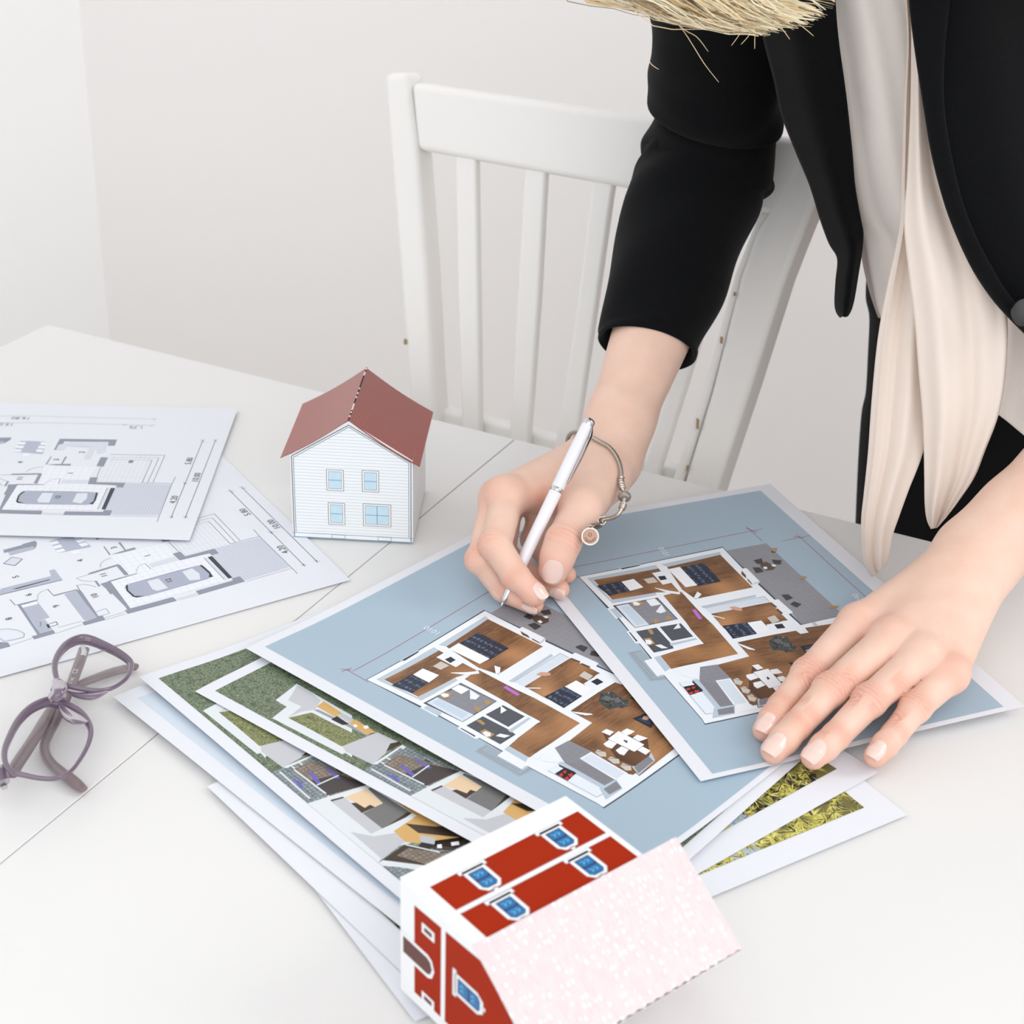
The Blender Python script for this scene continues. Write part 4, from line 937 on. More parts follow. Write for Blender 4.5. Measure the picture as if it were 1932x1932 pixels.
Lup = [(850, 145), (960, 150), (1100, 205), (1270, 290), (1395, 385), (1405, 470), (1350, 570), (1230, 660), (1100, 695), (940, 690), (780, 660), (640, 610), (595, 520), (590, 400), (640, 290), (730, 195)]
Llo = [(500, 815), (610, 825), (720, 860), (850, 930), (940, 1030), (975, 1140), (940, 1290), (850, 1450), (740, 1580), (600, 1640), (440, 1640), (280, 1610), (130, 1570), (60, 1480), (50, 1340), (110, 1180), (200, 1020), (330, 890)]
def rim(name, L, zf, r):
    P = [rel(at(*c9(a, b), zf(a, b))) for a, b in L]; P = P+[P[0]]; Q = cat([P[-2]]+P+[P[1]], 110); n = len(P)+1
    Q = Q[int(110/n)+0:110-int(110/n)]; P = np.array(P); Q = []
    m = len(P)-1
    for i in range(m):
        p0, p1, p2, p3 = P[i-1 if i else m-1], P[i], P[i+1], P[(i+2) % m]
        for u in np.linspace(0, 1, 7)[:-1]: Q.append(0.5*((2*p1)+(-p0+p2)*u+(2*p0-5*p1+4*p2-p3)*u*u+(-p0+3*p1-3*p2+p3)*u**3))
    Q = np.array(Q); k = 10; V = []; n = len(Q); c = Q.mean(0)
    for i in range(n):
        t = Q[(i+1) % n]-Q[i-1]; t /= np.linalg.norm(t); o = Q[i]-c; o -= t*np.dot(o, t); o /= np.linalg.norm(o); w = np.cross(t, o)
        rr = r*(1+.35*math.cos(2*math.pi*i/n))
        for j in range(k):
            a = 2*math.pi*j/k; V.append(Q[i]+o*rr*math.cos(a)*1.0+w*rr*1.35*math.sin(a))
    F = [(i*k+j, i*k+(j+1) % k, ((i+1) % n)*k+(j+1) % k, ((i+1) % n)*k+j) for i in range(n) for j in range(k)]
    obj(name, V, F, m_gl, sp, True)
    V = [tuple(q) for q in Q]+[tuple(q-np.array([0, 0, .0012])) for q in Q]; F = [tuple(range(n)), tuple(range(2*n-1, n-1, -1))]+[(i, (i+1) % n+n*0, (i+1) % n+n, i+n) for i in range(n)]
    obj('lens', V, F, m_lens, sp)
zu = lambda a, b: .026-.010*(a-600)/800; zl = lambda a, b: .024-.008*(a-50)/900
rim('rim', Lup, zu, .0016); rim('rim', Llo, zl, .0016)
def strap(name, pts, rad, m, flat=1.0, n=24, k=10):
    P = np.array([rel(at(*c9(a, b), z)) for a, b, z in pts]); Q = cat(P, n); rr = cat(np.array(rad)[:, None], n)[:, 0]
    V = []; prev = None
    for i in range(n):
        t = Q[min(i+1, n-1)]-Q[max(i-1, 0)]; t /= np.linalg.norm(t); s = np.cross(t, [0, 0, 1.0]); s /= np.linalg.norm(s); w = np.cross(s, t)
        for j in range(k):
            a = 2*math.pi*j/k; ca, sa = math.cos(a), math.sin(a); V.append(Q[i]+s*rr[i]*math.copysign(abs(ca)**.7, ca)+w*rr[i]*flat*math.copysign(abs(sa)**.7, sa))
    F = grid_faces(n, k)+[tuple(range(k-1, -1, -1)), tuple((n-1)*k+j for j in range(k))]
    return obj(name, V, F, m, sp, True)
strap('bridge', [(610, 600, .0255), (640, 660, .027), (620, 730, .027), (540, 790, .0245)], [.0028, .0042, .0046, .0028], m_gl, .8)
strap('nose_pad', [(700, 690, .021), (850, 735, .019), (1000, 745, .0185), (1150, 705, .019)], [.0014, .0036, .0040, .0012], m_gl, .45)
strap('nose_pad', [(650, 860, .020), (740, 950, .018), (840, 1010, .018), (930, 1040, .0185)], [.0012, .0036, .0036, .0012], m_gl, .45)
strap('hinge_block', [(0, 1540, .019), (-10, 1600, .018), (30, 1690, .016)], [.0050, .0054, .0040], m_gl, .8)
t1 = strap('temple', [(905, 240, .012), (850, 400, .0115), (760, 640, .010), (690, 820, .009), (600, 1010, .0075), (520, 1160, .006), (480, 1260, .0052), (490, 1370, .0046), (560, 1480, .0042), (700, 1600, .004), (820, 1700, .0038), (900, 1760, .0036)], [.0033, .0033, .0031, .003, .0029, .0028, .0028, .0029, .0030, .0032, .0032, .0024], m_gd, .62, 50)
t2 = strap('temple', [(110, 1600, .012), (190, 1470, .0115), (360, 1210, .010), (500, 980, .009), (640, 780, .008), (760, 680, .0065), (900, 600, .0055), (1080, 530, .0045), (1280, 465, .004), (1420, 445, .0038), (1470, 450, .0038)], [.0036, .0036, .0034, .0033, .0030, .0028, .0028, .0030, .0032, .0030, .0022], m_gd, .62, 50)
strap('hinge', [(885, 200, .014), (905, 260, .0135), (890, 320, .0132)], [.0013, .0016, .0016], m_chr, .8, 8)
strap('hinge', [(30, 1690, .0145), (50, 1740, .014)], [.0018, .0018], m_chr, .8, 8)
def tmark(txt, a0, b0, z, size, ang):
    P = at(*c9(a0, b0), z); cu = bpy.data.curves.new('t', 'FONT'); cu.body = txt; cu.size = size; cu.align_x = 'CENTER'; cu.align_y = 'CENTER'; cu.resolution_u = 2; cu.extrude = .00005
    o = bpy.data.objects.new('t', cu); COL.objects.link(o); dg = bpy.context.evaluated_depsgraph_get(); me = bpy.data.meshes.new_from_object(o.evaluated_get(dg)); bpy.data.objects.remove(o)
    me.materials.clear(); me.materials.append(mat('white_print', (236, 230, 234), 0.5)); q = bpy.data.objects.new('printed_mark', me); COL.objects.link(q); q.parent = t1; q.location = rel(P); q.rotation_euler = (0, 0, ang)
a1 = at(*c9(760, 640), .0122); a2 = at(*c9(850, 400), .0137); an = math.atan2(a2[1]-a1[1], a2[0]-a1[0])
tmark('CE', 812, 475, .0137, .0042, an); tmark('D 140', 772, 578, .0128, .0026, an)
# ================================================================= body as a signed distance field, meshed with surface nets
def seg(P, a, b, ra, rb):
    a, b = np.array(a), np.array(b); ab = b-a; t = np.clip((P-a)@ab/max(ab@ab, 1e-12), 0, 1)
    return np.linalg.norm(P-a-t[:, None]*ab, axis=1)-(ra+(rb-ra)*t)
def smin(a, b, k):
    h = np.clip(0.5+0.5*(b-a)/k, 0, 1); return b*(1-h)+a*h-k*h*(1-h)
def smax(a, b, k): return -smin(-a, -b, k)
def ell(P, c, r, M=None):
    q = P-np.array(c); q = q@M if M is not None else q; r = np.array(r); k0 = np.linalg.norm(q/r, axis=1); k1 = np.linalg.norm(q/(r*r), axis=1)
    return k0*(k0-1)/np.maximum(k1, 1e-9)
def nets(f, lo, hi, h):
    lo = np.array(lo, float); hi = np.array(hi, float); B = 6; n = np.ceil((hi-lo)/(h*B)).astype(int); C = [lo[i]+h*B*(np.arange(n[i])+0.5) for i in range(3)]
    G = np.stack(np.meshgrid(*C, indexing='ij'), -1).reshape(-1, 3); dc = f(G); D = np.repeat(np.repeat(np.repeat(dc.reshape(n), B, 0), B, 1), B, 2).astype(np.float32)
    act = np.argwhere(np.abs(dc.reshape(n)) < h*B*1.35)
    o = np.stack(np.meshgrid(*[np.arange(B)]*3, indexing='ij'), -1).reshape(-1, 3)
    for s in range(0, len(act), 2000):
        I = (act[s:s+2000, None, :]*B+o[None]).reshape(-1, 3); D[I[:, 0], I[:, 1], I[:, 2]] = f(lo+h*(I+0.5))
    Sg = D < 0; nx, ny, nz = D.shape
    cnt = np.zeros((nx-1, ny-1, nz-1), np.int8)
    for a in (0, 1):
        for b in (0, 1):
            for c in (0, 1): cnt += Sg[a:nx-1+a, b:ny-1+b, c:nz-1+c]
    cells = np.argwhere((cnt > 0) & (cnt < 8)); idx = -np.ones(cnt.shape, np.int64); idx[tuple(cells.T)] = np.arange(len(cells))
    acc = np.zeros((len(cells), 3)); w = np.zeros(len(cells)); cr = [(a, b, c) for a in (0, 1) for b in (0, 1) for c in (0, 1)]
    for p in cr:
        for ax in range(3):
            if p[ax]: continue
            q = list(p); q[ax] = 1; d0 = D[tuple((cells+p).T)]; d1 = D[tuple((cells+q).T)]; m = (d0 < 0) != (d1 < 0); t = np.where(m, d0/np.where(m, d0-d1, 1), 0)
            pos = np.repeat(np.array([p], float), len(cells), 0); pos[:, ax] = t; acc[m] += pos[m]; w[m] += 1
    V = lo+h*(cells+acc/w[:, None]+0.5); F = []
    for ax in range(3):
        s0 = [slice(None)]*3; s1 = [slice(None)]*3; s0[ax] = slice(0, -1); s1[ax] = slice(1, None); a, b = Sg[tuple(s0)], Sg[tuple(s1)]
        E = np.argwhere(a != b); u, v = (ax+1) % 3, (ax+2) % 3; ok = (E[:, u] > 0) & (E[:, v] > 0) & (E[:, u] < idx.shape[u]) & (E[:, v] < idx.shape[v]) & (E[:, ax] < idx.shape[ax]); E = E[ok]
        eu = np.zeros(3, int); ev = np.zeros(3, int); eu[u] = 1; ev[v] = 1; g = lambda X: idx[tuple(X.T)]
        q = np.stack([g(E), g(E-eu), g(E-eu-ev), g(E-ev)], 1); fl = a[tuple(E.T)]; q[fl] = q[fl][:, ::-1]; F.append(q)
    F = np.concatenate(F)[:, ::-1]; F = F[(F >= 0).all(1)]
    for _ in range(2):
        d = f(V); e = h*0.5; g = np.stack([f(V+np.eye(3)[i]*e)-f(V-np.eye(3)[i]*e) for i in range(3)], 1)/(2*e); gl = np.maximum((g*g).sum(1), 0.05); V = V-g*(np.clip(d, -h, h)/gl)[:, None]
    return V, F, g/np.linalg.norm(g, axis=1)[:, None]
MMs = 0.001
class Hand: pass
def J(x, y, z): return at(x, y, z)
def finger(P, specs):                 # [(joint, radius mm)...] -> distance
    d = None
    for (a, ra), (b, rb) in zip(specs[:-1], specs[1:]):
        s = seg(P, a, b, ra*MMs, rb*MMs); d = s if d is None else smin(d, s, .0022)
    return d
def hand_sdf(Hd):
    def f(P):
        palm = None
        for a, b, ra, rb in Hd.palm:
            s = seg(P, a, b, ra*MMs, rb*MMs); palm = s if palm is None else smin(palm, s, Hd.kp)
        out = palm
        for i, sp_ in enumerate(Hd.fingers):
            d = finger(P, sp_)
            for c, r, k in Hd.bumps.get(i, []): d = smin(d, np.linalg.norm(P-c, axis=1)-r*MMs, k)
            out = np.minimum(out, smin(palm, d, Hd.kf[i]))
        for c, r, k in Hd.extra: out = smin(out, np.linalg.norm(P-c, axis=1)-r*MMs, k)
        return out
    return f
def creases(V, N, Hd):
    """fine skin folds over the joints, returned as displacement and a redness value"""
    dsp = np.zeros(len(V)); red = np.zeros(len(V))
    for (j, ax, dor, w, amp, lam, L) in Hd.creases:
        ax = ax/np.linalg.norm(ax); q = V-j; s = q@ax; lat = np.cross(ax, dor); l = q@lat; rad = np.linalg.norm(q-np.outer(s, ax), axis=1); side = (N@dor)
        wgt = np.exp(-(s/L)**2)*np.clip(side*1.6, 0, 1)*(rad < w*1.6)
        dsp -= amp*wgt*(0.5+0.5*np.cos(2*np.pi*(np.abs(s)+14*l*l*np.sign(0.5))/lam))**1.5
        red = np.maximum(red, np.exp(-(s/(L*1.5))**2)*(rad < w*1.7)*0.8*np.clip(side+.3, 0, 1))
    for c, r in Hd.reds: red = np.maximum(red, np.exp(-(np.linalg.norm(V-c, axis=1)/r)**2))
    return dsp, red
# ---- right hand (left in the picture), holding the pen
A = Hand(); A.kp = .012
wA = J(1143, 866, .058); elA = aty(1352, 300, 1.205)
iM, iP, iD, iT = J(957, 940, .057), J(935, 1030, .0455), J(973, 1087, .0325), J(1006, 1121, .0235)
mM, mP, mD, mT = J(938, 938, .052), J(908, 1056, .033), J(950, 1113, .0150), J(1006, 1140, .0140)
rM, rP, rD, rT = J(962, 935, .040), J(950, 1040, .024), J(1004, 1092, .0150), J(1056, 1112, .0138)
lM, lP, lD, lT = J(1030, 955, .034), J(1005, 1018, .021), J(1040, 1062, .0150), J(1070, 1084, .0135)
tC, tM, tI, tT = J(1138, 900, .056), J(1098, 955, .055), J(1062, 1020, .046), J(1043, 1078, .0285)
A.palm = [(wA, iM, 17, 11.5), (wA, mM, 18, 11), (wA, rM, 18, 10), (J(1150, 872, .046), lM, 17, 9.5), (wA, tC, 19, 15), (tC, tM, 15, 12.5), (elA, wA+(elA-wA)*.12, 40, 21.5), (wA+(elA-wA)*.12, wA, 21.5, 19.5), (tM+np.array([0, .012, -.004]), rM, 9, 8)]
A.fingers = [[(iM, 11), (iP, 9.7), (iD, 8.5), (iT, 7.2)], [(mM, 10.5), (mP, 9.0), (mD, 7.8), (mT, 6.5)], [(rM, 9.5), (rP, 8.2), (rD, 7.2), (rT, 6.3)], [(lM, 10), (lP, 8.0), (lD, 6.8), (lT, 5.8)], [(tC, 14), (tM, 12.5), (tI, 10.6), (tT, 9.2)]]
A.kf = [.006, .006, .006, .006, .008]
dv = -FW
A.bumps = {0: [(iP+(-RT*.0022+UP*.001), 8.6, .004), (iD+(-RT*.001-UP*.0008), 7.6, .003), (iT+RT*.001, 6.6, .004)], 1: [(mP-RT*.002, 8.2, .004)], 4: [((tI+tT)/2+dv*.0, 10.0, .006), (tI+RT*.0012, 10.6, .004)]}
A.extra = [(iM-RT*.002+UP*.003, 10.5, .008)]
A.creases = [(iP, iD-iM, np.array(-RT*.9+dv*.45), .013, .0006, .0028, .006), (iD, iT-iP, np.array(-UP*.4+dv*.9), .012, .0004, .0022, .004), (tI, tT-tM, dv, .018, .0006, .0036, .006), (mP, mD-mM, np.array(-RT), .012, .0003, .0022, .006)]
A.reds = [(iT, .014), (mT, .014), (rT, .013), (lT, .012), (tT, .018), (iM-RT*.006, .014), (iD, .010), (tI, .012), ((tM+iM)/2, .012)]
# ---- left hand (right in the picture), flat on the print
Bh = Hand(); Bh.kp = .013
dz_ = .0068
wB = J(1842, 1050, .053); elB = np.array([.435, .985, .200])
def jb(x, y, z): return J(x, y, z+dz_)
IM, IP, ID, IT = jb(1618, 1178, .028), jb(1524, 1273, .0165), jb(1474, 1334, .0100), jb(1443, 1377, .0070)
MM, MP, MD, MT = jb(1680, 1208, .031), jb(1566, 1303, .0200), jb(1502, 1371, .0110), jb(1460, 1416, .0070)
RM, RP, RD, RTp = jb(1738, 1240, .029), jb(1640, 1323, .0190), jb(1576, 1390, .0105), jb(1535, 1428, .0068)
LM, LP, LD, LT = jb(1793, 1274, .022), jb(1727, 1335, .0150), jb(1687, 1386, .0088), jb(1652, 1426, .0060)
TC, TM, TI, TT = jb(1800, 1100, .026), jb(1715, 1140, .014), jb(1660, 1170, .011), jb(1625, 1195, .010)
Bh.palm = [(wB, IM, 19, 10.5), (wB, MM, 20, 11), (wB, RM, 20, 10.5), (wB-np.array([0, .006, .006]), LM, 20, 9.5), (wB, TC, 19, 13), (TC, TM, 13, 9), (elB, wB+(elB-wB)*.15, 38, 23.5), (wB+(elB-wB)*.15, wB, 23.5, 21.5)]
Bh.fingers = [[(IM, 11.5), (IP, 8.9), (ID, 7.9), (IT, 6.9)], [(MM, 11.5), (MP, 9.3), (MD, 8.2), (MT, 7.3)], [(RM, 10.8), (RP, 9.0), (RD, 7.9), (RTp, 7.0)], [(LM, 9.8), (LP, 8.3), (LD, 7.3), (LT, 6.4)], [(TC, 12), (TM, 9.5), (TI, 8), (TT, 7)]]
Bh.kf = [.006, .006, .006, .006, .008]
Bh.bumps = {0: [(IP+UP*.0008, 9.2, .004), ((ID+IT)/2, 7.5, .004)], 1: [(MP+UP*.0008, 9.6, .004), ((MD+MT)/2, 7.9, .004)], 2: [(RP+UP*.0008, 9.3, .004), ((RD+RTp)/2, 7.6, .004)], 3: [(LP+UP*.0006, 8.5, .004), ((LD+LT)/2, 6.9, .004)]}
kn = np.array([0, .0, .004])
Bh.extra = [(MM+kn, 9.2, .006), (IM+kn*.6, 8.6, .006), (RM+kn*.7, 8.6, .006), (LM+kn*.4, 8.0, .006), (wB+np.array([.028, .012, .006])*.6, 15, .012)]
Zc = np.array([0, -.25, .97])
Bh.creases = [(p, c-a, Zc, .013, am, lm, ln) for p, a, c, am, lm, ln in ((IP, IM, ID, .0009, .0030, .0055), (MP, MM, MD, .0010, .0031, .006), (RP, RM, RD, .0010, .0031, .006), (LP, LM, LD, .0009, .0029, .005), (ID, IP, IT, .00045, .0022, .0034), (MD, MP, MT, .0005, .0023, .0036), (RD, RP, RTp, .0005, .0023, .0036), (LD, LP, LT, .0004, .002, .0032))]
Bh.reds = [(IT, .011), (MT, .010), (RTp, .010), (LT, .012), (MM+kn, .011), (IM, .012), (LM+kn, .012), (LP+np.array([-.008, 0, -.004]), .010), (ID+np.array([.004, 0, -.004]), .012), (RD+np.array([-.006, 0, -.006]), .010)]
fA, fB = hand_sdf(A), hand_sdf(Bh)
def bounds(Hd, cut=None):
    pts = [(p, r) for sp_ in Hd.fingers for p, r in sp_]+[(a, ra) for a, b, ra, rb in Hd.palm[:6]]
    lo = np.min([np.array(p)-r*MMs*1.5-.004 for p, r in pts], 0); hi = np.max([np.array(p)+r*MMs*1.5+.004 for p, r in pts], 0)
    for c in (cut or []): lo = np.minimum(lo, np.array(c)-.036); hi = np.maximum(hi, np.array(c)+.036)
    return lo, hi
cutA = wA+(elA-wA)*.47; cutB = wB+(elB-wB)*.80
def capped(f, c, w):
    n = (c-w)/np.linalg.norm(c-w); return lambda P: np.maximum(f(P), (P-c)@n)
loA, hiA = bounds(A, [cutA]); loB, hiB = bounds(Bh, [cutB])
VA, FA, NA = nets(capped(fA, cutA, wA), loA, hiA, .00075); VB, FB, NB = nets(capped(fB, cutB, wB), loB, hiB, .00075)
dA, redA = creases(VA, NA, A); dB, redB = creases(VB, NB, Bh)
VA = VA+NA*dA[:, None]; VB = VB+NB*dB[:, None]
# ---- the rest of the body, coarser
neck = np.array([.275, 1.10, .430]); head = np.array([.235, .955, .545]); hip = np.array([.43, 1.27, .05])
shA, shB = np.array([.125, 1.135, .415]), np.array([.435, 1.075, .400])
def fbody(P):
    d = smin(ell(P, hip, (.128, .10, .11)), seg(P, hip, (neck+hip)/2+np.array([.03, .04, 0]), .08, .065), .03)
    d = smin(d, seg(P, (neck+hip)/2+np.array([.03, .04, 0]), neck+np.array([0, .06, -.04]), .065, .07), .06)
    d = smin(d, seg(P, shA+np.array([.03, .01, -.01]), shB+np.array([-.03, .01, -.01]), .052, .052), .06); d = smin(d, seg(P, neck+np.array([0, .03, -.02]), head+np.array([.005, .02, -.02]), .052, .048), .03)
    for a, b, c in ((shA, elA, wA), (shB, elB, wB)):
        d = smin(d, seg(P, a, b, .036, .028), .03); d = smin(d, seg(P, b, b+(c-b)*.60, .027, .022), .01)
    for s in (-1, 1):
        hp = hip+np.array([.078*s, .0, -.06]); kn_ = np.array([.43+.085*s, 1.30, -.34]); an_ = np.array([.43+.09*s, 1.36, -.68]); d = smin(d, seg(P, hp, kn_, .058, .045), .02); d = smin(d, seg(P, kn_, an_, .044, .030), .02)
        d = smin(d, seg(P, an_+np.array([0, .02, -.02]), an_+np.array([0, -.14, -.035]), .034, .024), .02)
    hM = np.array([[1, 0, 0], [0, .8, -.6], [0, .6, .8]]).T
    d = smin(d, ell(P, head, (.074, .094, .098), hM.T), .02); face = head+np.array([0, -.055, -.045]); d = smin(d, ell(P, face, (.052, .05, .058), hM.T), .02)
    nz_ = head+np.array([0, -.108, -.040]); d = smin(d, seg(P, nz_+np.array([0, .012, .03]), nz_+np.array([0, .0, -.006]), .006, .011), .010)
    for s in (-1, 1):
        d = smax(d, -(np.linalg.norm(P-(head+np.array([.030*s, -.100, -.005])), axis=1)-.012), .008); d = smin(d, np.linalg.norm(P-(head+np.array([.030*s, -.088, -.008])), axis=1)-.0125, .004)
        d = smin(d, ell(P, head+np.array([.076*s, .01, -.012]), (.010, .018, .030)), .006)
    d = smin(d, seg(P, head+np.array([-.018, -.094, -.082]), head+np.array([.018, -.094, -.082]), .007, .007), .006)
    return d
VC, FC, NC = nets(fbody, (-.05, .75, -.745), (.70, 1.5, .70), .008)
oA, oC = len(VA), len(VA)+len(VB)
person = empty('person', (.375, 1.28, -.74)); tag(person, 'person in a black blazer and cream blouse leaning over the table, pen in hand', 'person')
def skinmat():
    m = bpy.data.materials.new('skin'); m.use_nodes = True; nt = m.node_tree; b = nt.nodes['Principled BSDF']; N = nt.nodes.new; L = nt.links.new
    b.inputs['Roughness'].default_value = 0.46; b.inputs['Specular IOR Level'].default_value = 0.38; b.inputs['Subsurface Weight'].default_value = 0.25; b.inputs['Subsurface Radius'].default_value = (1.0, 0.35, 0.2); b.inputs['Subsurface Scale'].default_value = 0.0035
    at_ = N('ShaderNodeAttribute'); at_.attribute_name = 'redness'; tc = N('ShaderNodeTexCoord'); n = N('ShaderNodeTexNoise'); n.inputs['Scale'].default_value = 70; n.inputs['Detail'].default_value = 5; L(tc.outputs['Object'], n.inputs['Vector'])
    a = N('ShaderNodeMix'); a.data_type = 'RGBA'; a.inputs['A'].default_value = (*lin((225, 186, 165)), 1); a.inputs['B'].default_value = (*lin((237, 206, 191)), 1); L(n.outputs['Fac'], a.inputs['Factor'])
    mu = N('ShaderNodeMath'); mu.operation = 'MULTIPLY'; mu.inputs[1].default_value = 0.52; L(at_.outputs['Fac'], mu.inputs[0])
    c = N('ShaderNodeMix'); c.data_type = 'RGBA'; L(mu.outputs[0], c.inputs['Factor']); L(a.outputs['Result'], c.inputs['A']); c.inputs['B'].default_value = (*lin((222, 146, 122)), 1); L(c.outputs['Result'], b.inputs['Base Color'])
    n2 = N('ShaderNodeTexNoise'); n2.inputs['Scale'].default_value = 900; n2.inputs['Detail'].default_value = 3; L(tc.outputs['Object'], n2.inputs['Vector']); v = N('ShaderNodeTexVoronoi'); v.inputs['Scale'].default_value = 1300; L(tc.outputs['Object'], v.inputs['Vector'])
    ad = N('ShaderNodeMath'); L(n2.outputs['Fac'], ad.inputs[0]); L(v.outputs['Distance'], ad.inputs[1]); bp = N('ShaderNodeBump'); bp.inputs['Strength'].default_value = 0.22; bp.inputs['Distance'].default_value = 0.0004; L(ad.outputs[0], bp.inputs['Height']); L(bp.outputs['Normal'], b.inputs['Normal']); return m
m_skin = skinmat()
pl0 = np.array(person.location)
AV = np.concatenate([VA, VB, VC])-pl0; AF = np.concatenate([FA, FB+oA, FC+oC]); me = bpy.data.meshes.new('body')
me.vertices.add(len(AV)); me.vertices.foreach_set('co', AV.astype(np.float32).ravel()); me.loops.add(len(AF)*4); me.loops.foreach_set('vertex_index', AF.astype(np.int32).ravel()); me.polygons.add(len(AF)); me.polygons.foreach_set('loop_start', np.arange(0, len(AF)*4, 4, dtype=np.int32)); me.polygons.foreach_set('loop_total', np.full(len(AF), 4, dtype=np.int32))
me.update(calc_edges=True); me.polygons.foreach_set('use_smooth', [True]*len(AF)); ra = me.attributes.new('redness', 'FLOAT', 'POINT'); ra.data.foreach_set('value', np.concatenate([redA, redB, np.zeros(len(VC))]).astype(np.float32)); me.materials.append(m_skin)
body = bpy.data.objects.new('body', me); COL.objects.link(body); body.parent = person
# ---- nails
m_nail = mat('nail', (238, 204, 194), 0.22, spec=0.55, noise=0.03, nscale=300, coat=0.35, sss=0.15)
def nail(f, D, T, dor, L, Wn, fwd=.0, tip=.0012):
    ax = (T-D)/np.linalg.norm(T-D); dor = dor-ax*np.dot(dor, ax); dor /= np.linalg.norm(dor); lat = np.cross(ax, dor); c = T+ax*(fwd); V = []; nu, nv = 15, 13
    P = []
    for i in range(nu):
        u = -1+2*i/(nu-1)
        for j in range(nv):
            w = -1+2*j/(nv-1); sh = (1-abs(u)**(4.0 if u > 0 else 3.0)*.42); P.append(c+ax*(L/2*u*math.sqrt(1-w*w*(.42 if u > 0 else .36)))+lat*(Wn/2*w*math.sqrt(1-u*u*.36)))
    P = np.array(P)+dor*.016
    for _ in range(26): P = P-dor*np.clip(f(P), -.002, .004)[:, None]*.8
    lift = np.array([.00022+(.00045+tip*max(0, (i/(nu-1)-.72))*1.2) for i in range(nu) for j in range(nv)]); edge = np.array([1-.75*(abs(-1+2*j/(nv-1))**4) for i in range(nu) for j in range(nv)])
    Hh_ = ((P-c)@dor).reshape(nu, nv); jc = nv//2; hc = Hh_[:, jc].copy(); i0, i1 = int(nu*.25), int(nu*.55); sl_ = (hc[i1]-hc[i0])/(i1-i0)
    for i in range(i1, nu): hc[i] = hc[i1]+min(sl_, 0)*(i-i1)-.000008*(i-i1)**2
    hwp = Hh_[i0:i1].mean(0); hwp = hwp-hwp[jc]; P = P+dor*((hc[:, None]+hwp[None, :]*.92-Hh_).reshape(-1, 1)); Q = P.copy()
    Q = Q+dor*(lift*edge)[:, None]; k = nu*nv; V = np.concatenate([Q, Q-dor*.0007])-pl0
    F = [(i*nv+j, i*nv+j+1, (i+1)*nv+j+1, (i+1)*nv+j) for i in range(nu-1) for j in range(nv-1)]; F2 = [tuple(a+k for a in q[::-1]) for q in F]; rm = [j for j in range(nv)]+[i*nv+nv-1 for i in range(1, nu)]+[(nu-1)*nv+j for j in range(nv-2, -1, -1)]+[i*nv for i in range(nu-2, 0, -1)]
    obj('nail', V, F+F2+[(a, b, b+k, a+k) for a, b in zip(rm, rm[1:]+rm[:1])], m_nail, person, True)
nail(fA, tI, tT, dv+UP*.15, .0150, .0130, -.0003, .0)
nail(fA, iD, iT, dv*.55+UP*.75-RT*.0, .0115, .0090, .002); nail(fA, mD, mT, dv*.6-UP*.3, .0105, .0085, .002); nail(fA, rD, rT, dv*.75-UP*.55, .0110, .0090, .0015); nail(fA, lD, lT, dv*.5-UP*.5, .009, .007, .0015)
for D_, T_, L_, W_ in ((ID, IT, .0140, .0102), (MD, MT, .0150, .0114), (RD, RTp, .0148, .0112), (LD, LT, .0126, .0094)): nail(fB, D_, T_, Zc+np.array([-.1, -.1, 0]), L_, W_, .0012, .0)
# ================================================================= clothes and hair (children of the person)
m_black = mat('black_wool', (12, 13, 15), 0.9, spec=0.12, noise=0.2, nscale=300, bump=0.25, bscale=1500, sheen=0.05)
m_blk2 = mat('black_trouser_cloth', (14, 14, 16), 0.85, spec=0.2, noise=0.2, nscale=300, bump=0.2, bscale=1500)
m_cream = mat('cream_crepe', (254, 246, 240), 0.75, spec=0.2, noise=0.012, nscale=200, bump=0.12, bscale=2200, sheen=0.2)
def silk():
    m = mat('cream_chiffon', (252, 243, 235), 0.7, spec=0.2, noise=0.012, nscale=120, bump=0.06, bscale=2500); nt = m.node_tree; b = nt.nodes['Principled BSDF']; t = nt.nodes.new('ShaderNodeBsdfTranslucent'); t.inputs[0].default_value = (*lin((250, 236, 224)), 1)
    mx = nt.nodes.new('ShaderNodeMixShader'); mx.inputs[0].default_value = 0.3; o = nt.nodes['Material Output']; nt.links.new(b.outputs[0], mx.inputs[1]); nt.links.new(t.outputs[0], mx.inputs[2]); nt.links.new(mx.outputs[0], o.inputs[0]); return m
m_silk = silk()
def cloth(name, rows, m, bulge=0.0, nu=40, nv=24, folds=(), th=0.0015, parent=None, fn=None):
    """rows of (left px, right px, depth left, depth right); a sheet between the two edges with a forward bulge and soft folds"""
    Lp = cat([(r[0][0], r[0][1], r[2]) for r in rows], nu); Rp = cat([(r[1][0], r[1][1], r[3]) for r in rows], nu); V = []
    for i in range(nu):
        a = aty(*Lp[i]); b = aty(*Rp[i]); v = i/(nu-1)
        for j in range(nv):
            t = j/(nv-1); off = bulge*math.sin(math.pi*t)
            for (c, w, amp, sl) in folds: off += amp*math.exp(-((t-c-sl*(v-.5))/w)**2)
            p = a+(b-a)*t; d = (p-CP)/np.linalg.norm(p-CP); p = p-d*off
            if fn is not None: p = fn(p, v, t)
            V.append(p-pl0)
    o = obj(name, V, grid_faces(nu, nv, False), m, parent or person, True)
    s = o.modifiers.new('thickness', 'SOLIDIFY'); s.thickness = th; s.offset = 0
    return o
def YA(py): return 1.033+(866-py)/566*.172
